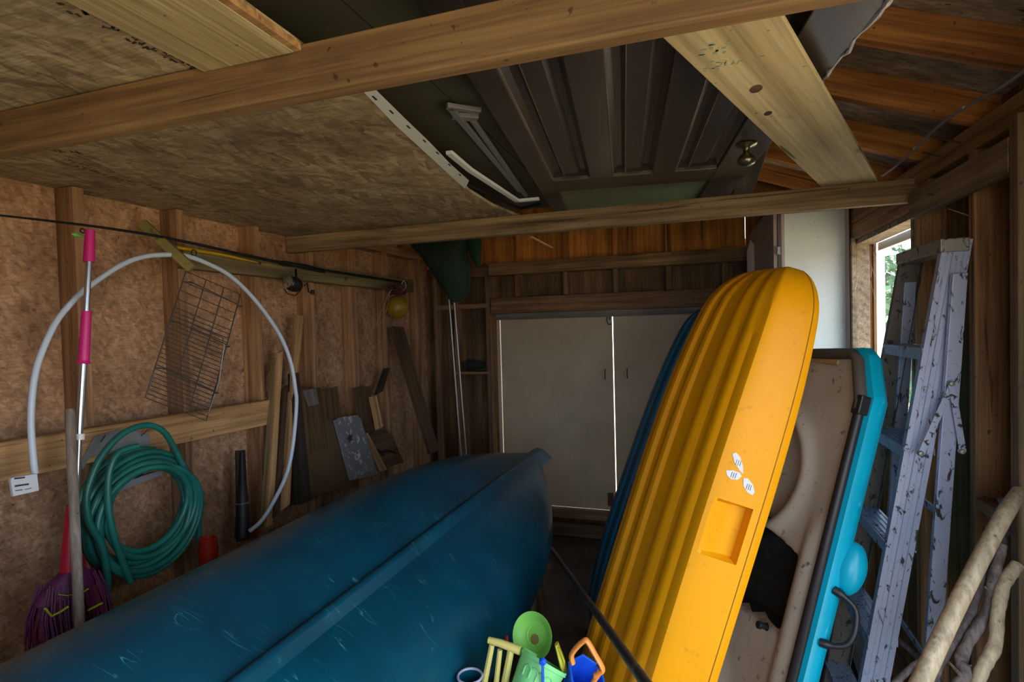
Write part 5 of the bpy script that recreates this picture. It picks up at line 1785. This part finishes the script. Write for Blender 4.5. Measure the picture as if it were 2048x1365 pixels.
# yellow scoop
ys_ = thing('toy_scoop', tuple(px(1120, 1310, 'Y', YT + .03)), 'bright yellow toy scoop wedged right of the green sieve', 'scoop')
A, B = px(1113, 1288, 'Y', YT + .03), px(1130, 1345, 'Y', YT + .03)
MB().tube([A, A.lerp(B, .3), A.lerp(B, .7), B], [0.012, 0.015, 0.020, 0.016], 10, flat=0.4).build('blade', 'toy_yellow', ys_, smooth=True)
MB().tube([A + Vector((0.008, -.01, -.005)), A.lerp(B, .5) + Vector((0.012, -.012, 0)), B + Vector((0, -.01, 0))], 0.0025, 8).build('rib', 'toy_yellow', ys_, smooth=True)
# blue bucket with orange spade
bb = thing('toy_bucket', tuple(px(1160, 1400, 'Y', YT + 0.02)), 'bright blue sand toy bucket at the bottom edge right of the mint one', 'bucket')
c = px(1172, 1352, 'Y', YT + 0.02)
BM = Matrix.Translation(c) @ Euler((R(15), R(28), 0), 'XYZ').to_matrix().to_4x4()
MB().lathe([(0.0, -0.09), (0.038, -0.09), (0.053, 0.0), (0.057, 0.001), (0.057, 0.008), (0.051, 0.008), (0.049, 0.0), (0.036, -0.084), (0, -0.084)], BM, 6).build('bucket_body', 'toy_blue', bb, bevel=0.004)
osp = thing('toy_spade', tuple(px(1180, 1310, 'Y', YT)), 'orange toy spade handle sticking out of the blue bucket', 'spade')
pts = [px(*q, 'Y', YT - 0.01) for q in ((1146, 1328), (1143, 1312), (1152, 1297), (1167, 1283), (1175, 1284), (1190, 1310), (1205, 1338), (1200, 1346), (1190, 1352))]
MB().tube(spline(pts, 4), 0.0100, 10, flat=0.7).build('grip', 'toy_orange', osp, smooth=True)
MB().tube([px(1200, 1344, 'Y', YT - 0.01), px(1180, 1375, 'Y', YT)], [0.008, 0.006], 10).build('shaft', 'toy_orange', osp, smooth=True)
for (x, y) in ((1186, 1316), (1196, 1332)):
    MB().box((-.004, -.002, -.004), (.004, .002, .004), M=Matrix.Translation(px(x, y, 'Y', YT - 0.017)) @ Matrix.Rotation(R(30), 4, 'Y')).build('hole', 'cockpit_dark', osp)
# tiny red tip
tag(MB().lathe([(0.0, 0.006), (0.005, 0.003), (0.005, -0.01), (0, -0.012)], Matrix.Translation(px(1013, 1276, 'Y', YT + 0.05)), 10).build('red_toy', 'red_plastic', smooth=True), 'tiny red knob between rake and sieve', 'knob')

# trestles carrying the canoe
def trestle(y, label):
    t = thing('sawhorse', (-1.05, y, 0), label, 'sawhorse')
    p_, lat, up, d = canoe_pt((3.234 - y) / 4.0, 0)
    A = p_ + lat * -0.40 - up * 0.372
    B = p_ + lat * 0.40 - up * 0.372
    board('beam', A, B, 0.06, 0.038, up, 'brown_board', t)
    for q_ in (A.lerp(B, .12), A.lerp(B, .88)):
        for dy in (-0.14, 0.14):
            board('leg', q_ - up * 0.02, Vector((q_.x, q_.y + dy, 0.0)), 0.05, 0.03, (1, 0, 0), 'brown_board', t)


trestle(2.75, 'wooden sawhorse under the far end of the canoe')
trestle(0.3, 'wooden sawhorse under the near end of the canoe')

# cobweb threads by the window
m = MB()
rr = random.Random(21)
w0 = px(1722, 480, 'X', 0.78)
for k in range(16):
    a = px(1710 + rr.uniform(0, 45), 440 + rr.uniform(0, 130), 'X', 0.79)
    b_ = px(1700 + rr.uniform(0, 70), 430 + rr.uniform(0, 170), 'X', 0.76)
    m.tube([a, a.lerp(b_, .5) + Vector((0, 0, -0.008)), b_], 0.0005, 4, cap=False)
a, b_ = px(1752, 418, 'X', 0.79), px(1805, 436, 'X', 0.76)
m.tube([a, a.lerp(b_, .5) + Vector((0, 0, -0.006)), b_], 0.0008, 4, cap=False)
tag(m.build('cobweb', 'web'), 'fine cobweb threads beside the window frame', 'cobweb', kind='stuff')
# crumbs on the floor of the aisle
m = MB()
for k in range(260):
    x, y = rr.uniform(-0.9, 0.1), rr.uniform(1.7, 4.0)
    s_ = rr.uniform(0.003, 0.011)
    m.box((-s_, -s_ * .4, 0), (s_, s_ * .4, 0.003), M=Matrix.Translation((x, y, 0.0005)) @ Matrix.Rotation(rr.uniform(0, 3), 4, 'Z'))
tag(m.build('wood_chips', 'brown_board'), 'wood chips and crumbs scattered on the dark floor', 'debris', kind='stuff')
